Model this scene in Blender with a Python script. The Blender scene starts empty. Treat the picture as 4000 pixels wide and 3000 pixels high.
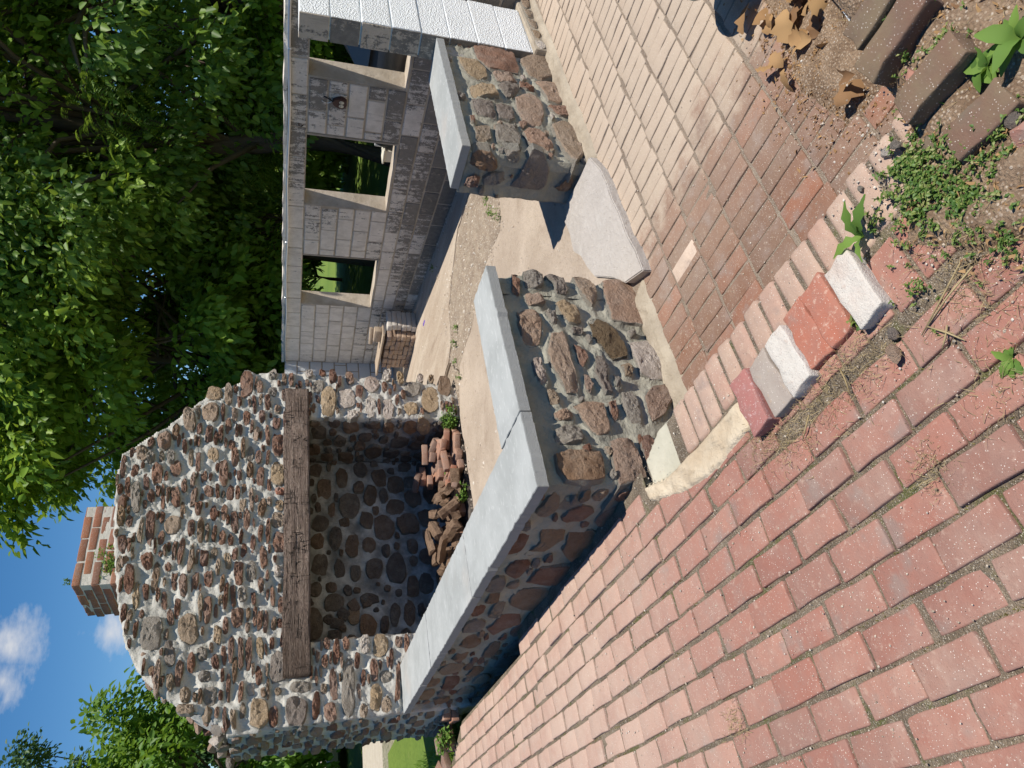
import bpy, bmesh, math, random
import numpy as np
from mathutils import Vector, Matrix, noise as mnoise

# ------------------------------------------------------------------ camera, sky, sun, exposure
scene = bpy.context.scene
COL = scene.collection
R = math.radians
YAW, PITCH, ROLL, FPX = 37.2, 18.04, 1.456, 2773.0       # measured from the paving grid
CAM = np.array([-1.253, -2.308, 1.41])
_p, _r, _a = R(PITCH), R(ROLL), R(YAW)
_F = np.array([0, math.cos(_p), -math.sin(_p)]); _R0 = np.array([1., 0, 0]); _U0 = np.cross(_R0, _F)
_Rv = math.cos(_r) * _R0 + math.sin(_r) * _U0
_Uv = -math.sin(_r) * _R0 + math.cos(_r) * _U0
def _w(v):                                                # camera-aligned axes -> axes of the masonry
    return np.array([v[0] * math.cos(_a) + v[1] * math.sin(_a), -v[0] * math.sin(_a) + v[1] * math.cos(_a), v[2]])
FW, RT, UP = _w(_F), _w(_Rv), _w(_Uv)

cd = bpy.data.cameras.new('camera'); cam = bpy.data.objects.new('camera', cd); COL.objects.link(cam)
cd.sensor_width = 36; cd.lens = FPX / 4000 * 36; cd.clip_start = 0.05; cd.clip_end = 900
m = Matrix.Identity(4)                                    # the phone was held sideways: image right is down
for i in range(3):
    m[i][0] = -UP[i]; m[i][1] = RT[i]; m[i][2] = -FW[i]; m[i][3] = CAM[i]
cam.matrix_world = m
scene.camera = cam

SUN_SHADOW = (-0.10, 0.45)                                # shadow offset of a point one metre up
sl = bpy.data.lights.new('sun', 'SUN'); sun = bpy.data.objects.new('sun', sl); COL.objects.link(sun)
sl.energy = 5.0; sl.angle = R(0.53); sl.color = (1.0, 0.945, 0.845)
ld = Vector((SUN_SHADOW[0], SUN_SHADOW[1], -1)).normalized()
sun.rotation_euler = ld.to_track_quat('-Z', 'Y').to_euler()
to_sun = -ld
world = bpy.data.worlds.new('World'); scene.world = world; world.use_nodes = True
wn = world.node_tree; wn.nodes.clear()
out = wn.nodes.new('ShaderNodeOutputWorld'); bg = wn.nodes.new('ShaderNodeBackground')
sky = wn.nodes.new('ShaderNodeTexSky'); sky.sky_type = 'NISHITA'; sky.sun_disc = False
sky.sun_elevation = math.asin(to_sun.z); sky.sun_rotation = math.atan2(to_sun.x, to_sun.y)
sky.air_density = 1.0; sky.dust_density = 0.0; sky.ozone_density = 4.0; sky.altitude = 300
hsv = wn.nodes.new('ShaderNodeHueSaturation'); hsv.inputs['Saturation'].default_value = 1.28; hsv.inputs['Value'].default_value = 1.1
wn.links.new(sky.outputs[0], hsv.inputs['Color'])
# fair-weather clouds: sparse noise over the whole sky
tc = wn.nodes.new('ShaderNodeTexCoord')
mp = wn.nodes.new('ShaderNodeMapping'); mp.inputs['Scale'].default_value = (1, 1, 2.2); mp.inputs['Location'].default_value = (0, 0, 0)
wn.links.new(tc.outputs['Generated'], mp.inputs['Vector'])
cn = wn.nodes.new('ShaderNodeTexNoise'); cn.inputs['Scale'].default_value = 13.0; cn.inputs['Detail'].default_value = 9; cn.inputs['Roughness'].default_value = 0.6
wn.links.new(mp.outputs[0], cn.inputs['Vector'])
def cloud_at(az, el, r):                                  # one small cloud: noise-edged spot round a direction
    d = Vector((math.cos(az) * math.cos(el), math.sin(az) * math.cos(el), math.sin(el)))
    dn = wn.nodes.new('ShaderNodeVectorMath'); dn.operation = 'DISTANCE'; dn.inputs[1].default_value = d
    wn.links.new(tc.outputs['Generated'], dn.inputs[0])
    mr = wn.nodes.new('ShaderNodeMapRange'); mr.inputs['From Min'].default_value = 0; mr.inputs['From Max'].default_value = r
    mr.inputs['To Min'].default_value = 0.33; mr.inputs['To Max'].default_value = -0.25; mr.clamp = False
    wn.links.new(dn.outputs['Value'], mr.inputs['Value'])
    return mr.outputs[0]
CLOUDS = []
rc = random.Random(4)
def px_dir(x, y):
    return FW + RT * ((1500 - y) / FPX) - UP * ((x - 2000) / FPX)
for (x, y, r) in ((45, 2520, 0.085), (15, 2660, 0.075), (430, 2475, 0.058)):
    d = px_dir(x, y); d = d / np.linalg.norm(d)
    CLOUDS.append((math.atan2(d[1], d[0]), math.asin(d[2]), r))
for i in range(9):
    CLOUDS.append((R(115 + i * 27 + rc.uniform(-9, 9)), R(rc.uniform(12, 55)), rc.uniform(.06, .14)))
acc = None
for c in CLOUDS:
    o = cloud_at(*c)
    if acc is None: acc = o
    else:
        mx = wn.nodes.new('ShaderNodeMath'); mx.operation = 'MAXIMUM'
        wn.links.new(acc, mx.inputs[0]); wn.links.new(o, mx.inputs[1]); acc = mx.outputs[0]
ad = wn.nodes.new('ShaderNodeMath'); ad.operation = 'ADD'; wn.links.new(acc, ad.inputs[0]); wn.links.new(cn.outputs['Fac'], ad.inputs[1])
cr = wn.nodes.new('ShaderNodeMapRange'); cr.inputs['From Min'].default_value = 0.58; cr.inputs['From Max'].default_value = 0.92
wn.links.new(ad.outputs[0], cr.inputs['Value'])
mixc = wn.nodes.new('ShaderNodeMix'); mixc.data_type = 'RGBA'
wn.links.new(cr.outputs[0], mixc.inputs['Factor']); wn.links.new(hsv.outputs[0], mixc.inputs['A']); mixc.inputs['B'].default_value = (7.2, 7.3, 7.6, 1)
wn.links.new(mixc.outputs['Result'], bg.inputs['Color']); bg.inputs['Strength'].default_value = 0.085
wn.links.new(bg.outputs[0], out.inputs['Surface'])
vs = scene.view_settings
vs.view_transform = 'Standard'; vs.look = 'None'; vs.exposure = 0.22; vs.gamma = 1.0; vs.use_curve_mapping = False
scene.cycles.max_bounces = 6; scene.cycles.diffuse_bounces = 4; scene.cycles.transparent_max_bounces = 4
scene.cycles.use_denoising = True

# ------------------------------------------------------------------ measuring helpers (photo pixels on real planes)
rng = random.Random(7)
nrg = np.random.default_rng(7)
def ray(x, y): return px_dir(x, y)
def on_z(x, y, z):
    d = ray(x, y); return CAM + d * ((z - CAM[2]) / d[2])
def on_plane(x, y, o, n):
    d = ray(x, y); o = np.array(o, float); n = np.array(n, float)
    return CAM + d * (((o - CAM) @ n) / (d @ n))
def crop(ox, oy, k): return lambda a, b: (ox + a * k, oy + b * k)

# ------------------------------------------------------------------ object helpers
def link(o, parent=None):
    COL.objects.link(o)
    if parent is not None: o.parent = parent
    return o
def tag(o, label=None, cat=None, group=None, kind=None):
    if label: o['label'] = label
    if cat: o['category'] = cat
    if group: o['group'] = group
    if kind: o['kind'] = kind
    return o
def empty(name, loc, label, cat, group=None):
    o = bpy.data.objects.new(name, None); link(o); o.empty_display_size = .1; o.location = loc
    bpy.context.view_layer.update()
    return tag(o, label, cat, group)
def mesh_np(name, V, F, smooth=False):
    me = bpy.data.meshes.new(name); me.from_pydata([tuple(v) for v in V], [], [tuple(f) for f in F])
    if smooth: me.polygons.foreach_set('use_smooth', [True] * len(me.polygons))
    me.update(); return me
def part(name, me, mt, parent=None):
    """mesh given in world coordinates; parents are unrotated empties, so only their place is taken off"""
    o = bpy.data.objects.new(name, me)
    if mt is not None and not me.materials: me.materials.append(mt)
    link(o, parent)
    if parent is not None:
        off = Vector((0, 0, 0)); p = parent
        while p is not None: off += p.location; p = p.parent
        o.location = -off
    return o
def place(name, me, mt, parent, loc, rot=(0, 0, 0), scale=(1, 1, 1)):
    """a shared mesh put at a world place"""
    o = bpy.data.objects.new(name, me)
    if mt is not None and not me.materials: me.materials.append(mt)
    link(o, parent)
    off = Vector((0, 0, 0)); p = parent
    while p is not None: off += p.location; p = p.parent
    o.location = Vector(loc) - off; o.rotation_euler = rot; o.scale = scale
    return o
def inside(poly, U, V):
    poly = np.asarray(poly); c = np.zeros(U.shape, bool); j = len(poly) - 1
    for i in range(len(poly)):
        x0, y0 = poly[i]; x1, y1 = poly[j]
        cond = ((y0 > V) != (y1 > V)) & (U < (x1 - x0) * (V - y0) / (y1 - y0 + 1e-12) + x0)
        c ^= cond; j = i
    return c
def dist_poly(poly, U, V):
    d = np.full(U.shape, 9.0); n = len(poly)
    for i in range(n):
        a = np.array(poly[i]); b = np.array(poly[(i + 1) % n]); e = b - a; L = e @ e + 1e-12
        t = np.clip(((U - a[0]) * e[0] + (V - a[1]) * e[1]) / L, 0, 1)
        d = np.minimum(d, np.hypot(U - a[0] - t * e[0], V - a[1] - t * e[1]))
    return d
_tab = np.random.default_rng(3).random((256, 256))
def vnoise(x, y):
    xi = np.floor(x).astype(int); yi = np.floor(y).astype(int); fx = x - xi; fy = y - yi
    fx = fx * fx * (3 - 2 * fx); fy = fy * fy * (3 - 2 * fy)
    g = lambda a, b: _tab[a & 255, b & 255]
    return (g(xi, yi) * (1 - fx) + g(xi + 1, yi) * fx) * (1 - fy) + (g(xi, yi + 1) * (1 - fx) + g(xi + 1, yi + 1) * fx) * fy
def fbm(x, y, o=4):
    s = 0; a = .5
    for i in range(o): s = s + a * vnoise(x * 2 ** i + 17 * i, y * 2 ** i + 31 * i); a *= .5
    return s

# ------------------------------------------------------------------ materials
class NT:
    def __init__(s, name):
        s.m = bpy.data.materials.new(name); s.m.use_nodes = True; s.t = s.m.node_tree; s.t.nodes.clear()
        s.out = s.n('ShaderNodeOutputMaterial')
    def n(s, t, **kw):
        x = s.t.nodes.new(t)
        for k, v in kw.items(): setattr(x, k, v)
        return x
    def l(s, a, b): s.t.links.new(a, b)
    def val(s, inp, v):
        if hasattr(v, 'is_output') or isinstance(v, bpy.types.NodeSocket): s.l(v, inp)
        else: inp.default_value = v
    def math(s, op, a, b=0.0, c=None, clamp=False):
        x = s.n('ShaderNodeMath', operation=op, use_clamp=clamp); s.val(x.inputs[0], a); s.val(x.inputs[1], b)
        if c is not None: s.val(x.inputs[2], c)
        return x.outputs[0]
    def noise(s, vec, scale, detail=4, rough=.55, dist=0.0):
        x = s.n('ShaderNodeTexNoise'); s.l(vec, x.inputs['Vector']); x.inputs['Scale'].default_value = scale
        x.inputs['Detail'].default_value = detail; x.inputs['Roughness'].default_value = rough; x.inputs['Distortion'].default_value = dist
        return x.outputs['Fac']
    def vor(s, vec, scale, feature='F1', out='Distance', rand=1.0):
        x = s.n('ShaderNodeTexVoronoi', feature=feature); s.l(vec, x.inputs['Vector']); x.inputs['Scale'].default_value = scale
        x.inputs['Randomness'].default_value = rand
        return x.outputs[out]
    def ramp(s, fac, stops, interp='LINEAR'):
        x = s.n('ShaderNodeValToRGB'); x.color_ramp.interpolation = interp; e = x.color_ramp.elements
        while len(e) < len(stops): e.new(.5)
        for k, (p, c) in enumerate(stops):
            e[k].position = p; e[k].color = (*c, 1) if len(c) == 3 else c
        s.l(fac, x.inputs[0]); return x.outputs[0]
    def rng(s, v, a, b, c=0., d=1., smooth=True):
        x = s.n('ShaderNodeMapRange', interpolation_type='SMOOTHSTEP' if smooth else 'LINEAR')
        s.l(v, x.inputs['Value']); x.inputs['From Min'].default_value = a; x.inputs['From Max'].default_value = b
        x.inputs['To Min'].default_value = c; x.inputs['To Max'].default_value = d; return x.outputs[0]
    def mix(s, f, a, b, mode='MIX'):
        x = s.n('ShaderNodeMix', data_type='RGBA', blend_type=mode); s.val(x.inputs['Factor'], f)
        for k, v in (('A', a), ('B', b)):
            if isinstance(v, tuple): x.inputs[k].default_value = (*v, 1) if len(v) == 3 else v
            else: s.l(v, x.inputs[k])
        return x.outputs['Result']
    def pos(s, jitter=True):
        g = s.n('ShaderNodeNewGeometry'); p = g.outputs['Position']
        if not jitter: return p
        v = s.n('ShaderNodeVectorMath', operation='ADD'); s.l(p, v.inputs[0])
        cx = s.n('ShaderNodeCombineXYZ'); r = s.rand(); s.l(s.math('MULTIPLY', r, 53.), cx.inputs[0]); s.l(s.math('MULTIPLY', r, 91.), cx.inputs[1]); s.l(s.math('MULTIPLY', r, 37.), cx.inputs[2])
        s.l(cx.outputs[0], v.inputs[1]); return v.outputs[0]
    def scale(s, vec, sc):
        v = s.n('ShaderNodeVectorMath', operation='MULTIPLY'); s.l(vec, v.inputs[0]); v.inputs[1].default_value = sc; return v.outputs[0]
    def rand(s):
        if not hasattr(s, '_rand'):
            a = s.n('ShaderNodeObjectInfo').outputs['Random']; b = s.n('ShaderNodeAttribute', attribute_name='rnd').outputs['Fac']
            s._rand = s.math('FRACT', s.math('ADD', a, b))
        return s._rand
    def sep(s, vec):
        x = s.n('ShaderNodeSeparateXYZ'); s.l(vec, x.inputs[0]); return x.outputs
    def finish(s, col, rough=.9, bump=None, bstr=.5, bdist=.01, spec=.3, metal=0., trans=None):
        b = s.n('ShaderNodeBsdfPrincipled'); s.val(b.inputs['Base Color'], col if not isinstance(col, tuple) else (*col, 1))
        s.val(b.inputs['Roughness'], rough); b.inputs['Specular IOR Level'].default_value = spec; b.inputs['Metallic'].default_value = metal
        if bump is not None:
            k = s.n('ShaderNodeBump'); k.inputs['Strength'].default_value = bstr; k.inputs['Distance'].default_value = bdist
            s.l(bump, k.inputs['Height']); s.l(k.outputs[0], b.inputs['Normal'])
        sh = b.outputs[0]
        if trans is not None:
            t = s.n('ShaderNodeBsdfTranslucent'); s.val(t.inputs[0], trans[0] if not isinstance(trans[0], tuple) else (*trans[0], 1))
            mx = s.n('ShaderNodeMixShader'); mx.inputs[0].default_value = trans[1]; s.l(sh, mx.inputs[1]); s.l(t.outputs[0], mx.inputs[2]); sh = mx.outputs[0]
        s.l(sh, s.out.inputs['Surface']); return s.m

def stone_mat(name, stops, speck=(.75, .7, .62), dark=(.05, .04, .035), spk=.25, drk=.5, bstr=1.0, soot=0., smear=(.30, .28, .24)):
    t = NT(name); p = t.pos()
    base = t.ramp(t.rand(), stops)
    n1 = t.noise(p, 9, 5, .6); n2 = t.noise(p, 95, 6, .75); n3 = t.noise(p, 30, 6, .7)
    c = t.mix(t.rng(n1, .38, .75, 0, .5), base, t.mix(.32, base, speck))
    c = t.mix(t.math('MULTIPLY', t.rng(n3, .5, .72), drk), c, t.mix(.45, base, dark))
    c = t.mix(t.math('MULTIPLY', t.rng(n2, .58, .74), spk), c, speck)
    c = t.mix(t.math('MULTIPLY', t.rng(n2, .42, .3), drk), c, dark)
    rim = t.n('ShaderNodeAttribute', attribute_name='rim').outputs['Fac']; sm = t.math('ADD', t.math('MULTIPLY', rim, .55), t.math('ADD', t.math('MULTIPLY', t.noise(t.pos(False), 16, 5, .7), .6), t.math('MULTIPLY', n2, .25)))
    c = t.mix(t.rng(sm, .70, .86, 0, .85), c, t.mix(n3, smear, tuple(x * 1.3 for x in smear)))
    if soot: c = t.mix(t.rng(n1, .2, .7, soot, soot * .6), c, (.022, .02, .019))
    h = t.math('ADD', t.math('MULTIPLY', n2, .8), t.math('ADD', n3, t.math('MULTIPLY', n1, .35)))
    return t.finish(c, .92, h, bstr, .035)
RUST = [(0, (.20, .10, .068)), (.3, (.28, .14, .09)), (.55, (.33, .185, .125)), (.8, (.24, .13, .095)), (1, (.36, .23, .165))]
TAN = [(0, (.36, .26, .175)), (.4, (.44, .33, .235)), (.7, (.39, .27, .19)), (1, (.33, .25, .18))]
GREY = [(0, (.30, .255, .21)), (.5, (.38, .33, .275)), (1, (.29, .25, .215))]
PINK = [(0, (.60, .50, .43)), (.5, (.68, .60, .52)), (1, (.55, .42, .35))]
OCHRE = [(0, (.46, .32, .185)), (.5, (.50, .365, .23)), (1, (.42, .29, .18))]
SALMON = [(0, (.43, .27, .19)), (.4, (.47, .32, .225)), (.7, (.39, .265, .20)), (1, (.49, .355, .26))]
M = {}
M['rust'] = stone_mat('rust_stone', RUST); M['tan'] = stone_mat('tan_stone', TAN); M['grey'] = stone_mat('grey_stone', GREY)
M['pink'] = stone_mat('pale_quartz_stone', PINK, drk=.25); M['ochre'] = stone_mat('ochre_stone', OCHRE); M['salmon'] = stone_mat('salmon_granite', SALMON, spk=.35, drk=.4)
M['crystal'] = stone_mat('ochre_crystal_stone', [(0, (.38, .26, .145)), (1, (.42, .29, .17))], speck=(.66, .54, .36), spk=.6, drk=.9, bstr=1.6)
M['dark'] = stone_mat('charcoal_stone', [(0, (.22, .18, .15)), (.6, (.30, .245, .205)), (1, (.25, .20, .17))], spk=.4)
M['umber'] = stone_mat('brown_field_stone', [(0, (.26, .16, .10)), (.4, (.33, .20, .12)), (.7, (.28, .19, .13)), (1, (.38, .25, .15))], spk=.12, drk=.4)
M['soot'] = stone_mat('sooty_stone', [(0, (.20, .14, .10)), (.3, (.30, .20, .14)), (.6, (.17, .14, .125)), (1, (.26, .21, .17))], soot=.34, spk=.15)
def mortar_mat(name, c0, c1, stain=(.3, .27, .22), bstr=.6, sc=1.):
    t = NT(name); p = t.pos(False); n1 = t.noise(p, 5, 5, .6); n2 = t.noise(p, 90 * sc, 4, .7); n3 = t.noise(p, 22, 4, .6)
    c = t.mix(t.rng(n1, .3, .7), c0, c1); c = t.mix(t.rng(n3, .58, .75, 0, .5), c, stain)
    h = t.math('ADD', t.math('MULTIPLY', n2, .35), n3)
    return t.finish(c, .95, h, bstr, .012)
M['mortar_wall'] = mortar_mat('fresh_wall_mortar', (.25, .235, .19), (.34, .32, .26), (.38, .34, .27), 1.2)
M['mortar_fp'] = mortar_mat('fireplace_mortar', (.40, .38, .34), (.53, .505, .455), (.30, .265, .23), 1.1)
M['mortar_box'] = mortar_mat('firebox_mortar', (.15, .145, .14), (.42, .415, .405), (.07, .065, .06), .8)
M['chimney_joint'] = mortar_mat('chimney_joint_mortar', (.46, .42, .37), (.58, .54, .48))
M['render_core'] = mortar_mat('masonry_core', (.3, .28, .26), (.36, .34, .31))
def cap_mat():
    t = NT('bluestone'); p = t.pos(); n1 = t.noise(p, 3.5, 5, .6, .3); n2 = t.noise(p, 160, 3, .7); n3 = t.noise(t.scale(p, (1, 3, 1)), 18, 4, .6)
    c = t.mix(t.rng(n1, .3, .7), (.31, .32, .31), (.40, .41, .40)); c = t.mix(t.rng(n3, .56, .68, 0, .45), c, (.53, .535, .52))
    c = t.mix(t.rng(t.vor(p, 38), .10, .05, 0, .8), c, (.60, .60, .58)); c = t.mix(t.rng(t.noise(p, 9, 5, .7), .62, .72, 0, .4), c, (.22, .225, .22))
    c = t.mix(t.rng(t.noise(p, 1.6, 3, .5), .56, .7, 0, .35), c, (.46, .38, .32))
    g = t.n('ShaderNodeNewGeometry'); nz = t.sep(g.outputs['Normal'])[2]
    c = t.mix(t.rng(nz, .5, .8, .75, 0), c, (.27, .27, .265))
    h = t.math('ADD', t.math('MULTIPLY', n2, t.rng(nz, .5, .8, 1.6, .12)), t.math('MULTIPLY', n1, .3))
    return t.finish(c, t.rng(nz, .4, .8, .95, .75), h, .5, .008, .2)
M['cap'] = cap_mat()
def brick_mat(name, stops, dust=(.62, .47, .37), dust_lo=.45, dust_hi=.75, dust_max=.6, blotch=(.25, .19, .165), zone=None, bstr=.5):
    t = NT(name); p = t.pos(); q = t.pos(False)
    base = t.ramp(t.rand(), stops); n1 = t.noise(p, 14, 5, .6); n2 = t.noise(p, 220, 3, .7); n3 = t.noise(p, 45, 4, .65); nl = t.noise(q, 2.6, 5, .6); nm = t.noise(q, 11, 5, .65)
    c = t.mix(t.rng(n1, .35, .7, 0, .5), base, t.mix(.55, base, blotch))
    c = t.mix(t.rng(n3, .56, .72, 0, .45), c, dust)
    c = t.mix(t.rng(t.noise(q, 6.5, 4, .6), .55, .70, 0, .7), c, blotch)
    d = t.math('ADD', t.math('MULTIPLY', nl, .65), t.math('MULTIPLY', nm, .35))
    dm = t.rng(d, dust_lo, dust_hi, 0, dust_max)
    if zone is not None: dm = t.math('MAXIMUM', dm, zone(t, q, d))
    c = t.mix(dm, c, dust)
    c = t.mix(t.rng(t.vor(p, 150), .20, .13, 0, .85), c, t.mix(t.rng(t.noise(p, 300, 1), .45, .55), (.8, .74, .66), (.16, .09, .07)))
    h = t.math('ADD', t.math('MULTIPLY', n2, .5), n3)
    return t.finish(c, .93, h, bstr, .006)
def zoneA(t, q, d):
    y = t.sep(q)[1]
    return t.math('MULTIPLY', t.rng(y, -.7, 1.0, 0, .85), t.rng(d, .32, .62, .55, 1))
def zoneB(t, q, d):
    s = t.sep(q); w = t.math('ADD', s[0], t.math('MULTIPLY', s[1], .12))       # sand tracked over the right-hand side
    w = t.math('ADD', w, t.math('MULTIPLY', t.math('SUBTRACT', d, .5), 1.5))
    return t.math('MAXIMUM', t.rng(w, 1.00, 1.42, 0, .90), t.rng(w, .3, 1.2, .0, .26))
RED = [(0, (.28, .125, .095)), (.2, (.33, .15, .112)), (.4, (.31, .135, .10)), (.6, (.36, .18, .135)), (.8, (.26, .135, .105)), (1, (.34, .17, .13))]
M['brickA'] = brick_mat('patio_brick', RED, dust=(.50, .37, .295), zone=zoneA, dust_max=.42, dust_lo=.44)
M['brickB'] = brick_mat('sunken_floor_brick', [(0, (.18, .105, .07)), (.3, (.225, .115, .075)), (.6, (.195, .12, .085)), (1, (.27, .12, .075))], dust=(.45, .365, .285), zone=zoneB, dust_max=.3)
M['brick_edge'] = brick_mat('worn_edging_brick', [(0, (.40, .27, .205)), (.5, (.44, .31, .24)), (1, (.40, .245, .185))], dust=(.52, .415, .32), dust_max=.6)
M['brick_red'] = brick_mat('clean_red_brick', [(0, (.36, .13, .085)), (1, (.40, .15, .10))], dust_max=.15)
M['brick_old'] = brick_mat('lichen_brick', [(0, (.13, .085, .062)), (.5, (.17, .095, .068)), (1, (.11, .085, .066))], dust=(.19, .15, .09), dust_lo=.4, dust_hi=.6, dust_max=.6, blotch=(.13, .12, .10))
M['brick_orange'] = brick_mat('chimney_brick', [(0, (.26, .10, .06)), (.5, (.32, .13, .07)), (1, (.17, .08, .055))], dust=(.34, .20, .13), dust_max=.3)
M['brick_heap'] = brick_mat('salvaged_brick', [(0, (.33, .14, .085)), (.25, (.36, .20, .135)), (.5, (.20, .12, .09)), (.75, (.26, .165, .125)), (1, (.38, .18, .105))], dust=(.33, .26, .205), dust_max=.5)
M['brick_tan'] = brick_mat('buff_stack_brick', [(0, (.34, .24, .17)), (.5, (.42, .30, .21)), (1, (.30, .21, .16))], dust=(.52, .43, .34))
M['brick_grey'] = brick_mat('grey_brown_brick', [(0, (.34, .29, .25)), (1, (.36, .31, .27))], dust=(.42, .30, .2), dust_max=.5)
M['brick_plum'] = brick_mat('plum_brick', [(0, (.34, .14, .125)), (1, (.36, .15, .13))], dust=(.62, .52, .52), dust_lo=.5, dust_hi=.62, dust_max=.8)
M['brick_white'] = brick_mat('whitewashed_brick', [(0, (.56, .52, .47)), (1, (.58, .54, .485))], dust=(.46, .34, .28), dust_lo=.5, dust_hi=.72, dust_max=.6, blotch=(.55, .46, .40), bstr=1.0)
M['brick_pale'] = brick_mat('pale_sand_brick', [(0, (.56, .43, .34)), (1, (.58, .45, .36))], dust=(.6, .5, .4), dust_max=.2)
def speck_mat(name, c0, c1, grains, gscale=260, moss=None, bstr=.8):
    t = NT(name); p = t.pos(False); n1 = t.noise(p, 7, 5, .65); n2 = t.noise(p, 120, 4, .7)
    c = t.mix(t.rng(n1, .35, .65), c0, c1)
    if moss: c = t.mix(t.rng(t.noise(p, 5, 5, .7), .52, .66, 0, .85), c, moss)
    x = t.n('ShaderNodeTexVoronoi'); t.l(p, x.inputs['Vector']); x.inputs['Scale'].default_value = gscale
    g = t.ramp(x.outputs['Color'], grains); c = t.mix(t.rng(x.outputs['Distance'], .5, .3, 0, .75), c, g)
    h = t.math('ADD', t.math('MULTIPLY', x.outputs['Distance'], -.6), n2)
    return t.finish(c, .97, h, bstr, .01)
GR = [(0, (.10, .08, .06)), (.35, (.16, .13, .10)), (.5, (.24, .19, .14)), (.62, (.62, .56, .46)), (.75, (.12, .10, .08)), (1, (.7, .66, .58))]
M['bedA'] = speck_mat('gritty_joint_bed', (.13, .10, .07), (.25, .195, .14), GR, moss=(.10, .11, .03))
M['bedB'] = speck_mat('sandy_joint_bed', (.21, .155, .115), (.31, .245, .185), [(0, (.25, .2, .16)), (.5, (.42, .36, .3)), (.8, (.55, .5, .42)), (1, (.3, .25, .2))])
M['soil'] = speck_mat('dry_soil', (.15, .095, .06), (.28, .195, .13), [(0, (.14, .1, .07)), (.4, (.3, .22, .15)), (.7, (.42, .33, .25)), (1, (.6, .54, .46))], 120)
M['gravel'] = speck_mat('gravel_dirt', (.26, .20, .15), (.36, .29, .22), [(0, (.2, .15, .11)), (.5, (.36, .3, .24)), (1, (.6, .55, .47))], 60)
M['sand'] = mortar_mat('sandy_mortar', (.31, .26, .20), (.42, .36, .28), (.24, .19, .14), 1.2)
M['cream'] = mortar_mat('cream_limey_mortar', (.46, .36, .25), (.62, .53, .40), (.24, .17, .10), 1.2)
M['greenmortar'] = mortar_mat('green_grey_mortar', (.42, .40, .32), (.50, .47, .38), (.34, .32, .24), .4)
def slab_mat(name, c0, c1, stain, sc=(1, 1, 1)):
    t = NT(name); p = t.pos(False); n1 = t.noise(t.scale(p, sc), 1.6, 6, .62, .4); n2 = t.noise(p, 30, 5, .65); n3 = t.noise(p, 190, 3, .7)
    c = t.mix(t.rng(n1, .3, .7), c0, c1); c = t.mix(t.rng(t.noise(t.scale(p, sc), 3.1, 6, .65), .55, .72, 0, .6), c, stain)
    c = t.mix(t.rng(n2, .5, .72, 0, .6), c, t.mix(.6, c, stain)); c = t.mix(t.rng(t.vor(p, 45), .14, .07, 0, .8), c, (.2, .14, .1)); c = t.mix(t.rng(t.vor(p, 31), .09, .05, 0, .8), c, (.72, .66, .58))
    return t.finish(c, .9, t.math('ADD', t.math('MULTIPLY', n3, .4), n2), .9, .012)
M['slab'] = slab_mat('beige_concrete', (.50, .415, .335), (.38, .305, .24), (.27, .20, .15))
M['slab_far'] = slab_mat('stained_concrete', (.50, .42, .335), (.38, .30, .23), (.22, .16, .115), (2.2, .5, 1))
M['slab_white'] = slab_mat('pale_threshold_stone', (.50, .455, .415), (.40, .36, .325), (.56, .53, .49))
def block_mat(name, paint, raw, cover):
    t = NT(name); p = t.pos(); q = t.pos(False); r = t.rand()
    n1 = t.noise(p, 7, 6, .7); n2 = t.noise(p, 75, 4, .75); n3 = t.noise(t.scale(q, (13, 13, 1.3)), 1.2, 5, .7); n4 = t.noise(p, 22, 5, .7)
    s = t.sep(q)
    f = t.math('ADD', t.math('MULTIPLY', n1, .45), t.math('MULTIPLY', n2, .35)); f = t.math('ADD', f, t.math('MULTIPLY', n4, .35))
    f = t.math('ADD', f, t.math('MULTIPLY', t.math('SUBTRACT', r, .5), .20)); f = t.math('ADD', f, t.math('MULTIPLY', t.math('SUBTRACT', n3, .5), .60))
    f = t.math('ADD', f, t.rng(s[2], -.33, .62, -.15, .05)); f = t.math('ADD', f, t.rng(s[1], 1.2, 4.5, -.04, .12))
    m_ = t.rng(f, cover - .03, cover + .05)
    rawc = t.mix(t.rng(n4, .35, .7), raw, t.mix(.5, raw, (.30, .27, .23)))
    pc = t.mix(t.rng(n1, .3, .75), paint, t.mix(.45, paint, (.34, .28, .22))); pc = t.mix(t.rng(n3, .55, .75, 0, .5), pc, (.24, .20, .16))
    return t.finish(t.mix(m_, rawc, pc), .95, t.math('ADD', n2, t.math('MULTIPLY', m_, .5)), .7, .008)
M['block'] = block_mat('flaking_painted_block', (.80, .725, .635), (.22, .195, .165), .535)
M['block_dark'] = block_mat('stained_raw_block', (.52, .44, .35), (.16, .145, .125), .60)
M['block_joint'] = mortar_mat('block_joint_mortar', (.36, .30, .23), (.50, .43, .35), (.24, .2, .15))
def white_block():
    t = NT('rough_white_paint'); p = t.pos(); n2 = t.noise(p, 70, 4, .7); n1 = t.noise(p, 6, 4, .6); v = t.vor(p, 95)
    c = t.mix(t.rng(n1, .4, .75, 0, .35), (.80, .81, .81), (.68, .69, .68)); c = t.mix(t.rng(t.noise(t.pos(False), 9, 5, .7), .66, .78, 0, .6), c, (.5, .46, .40))
    return t.finish(c, .85, t.math('ADD', n2, t.math('MULTIPLY', v, .8)), .8, .012)
M['white'] = white_block()
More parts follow.
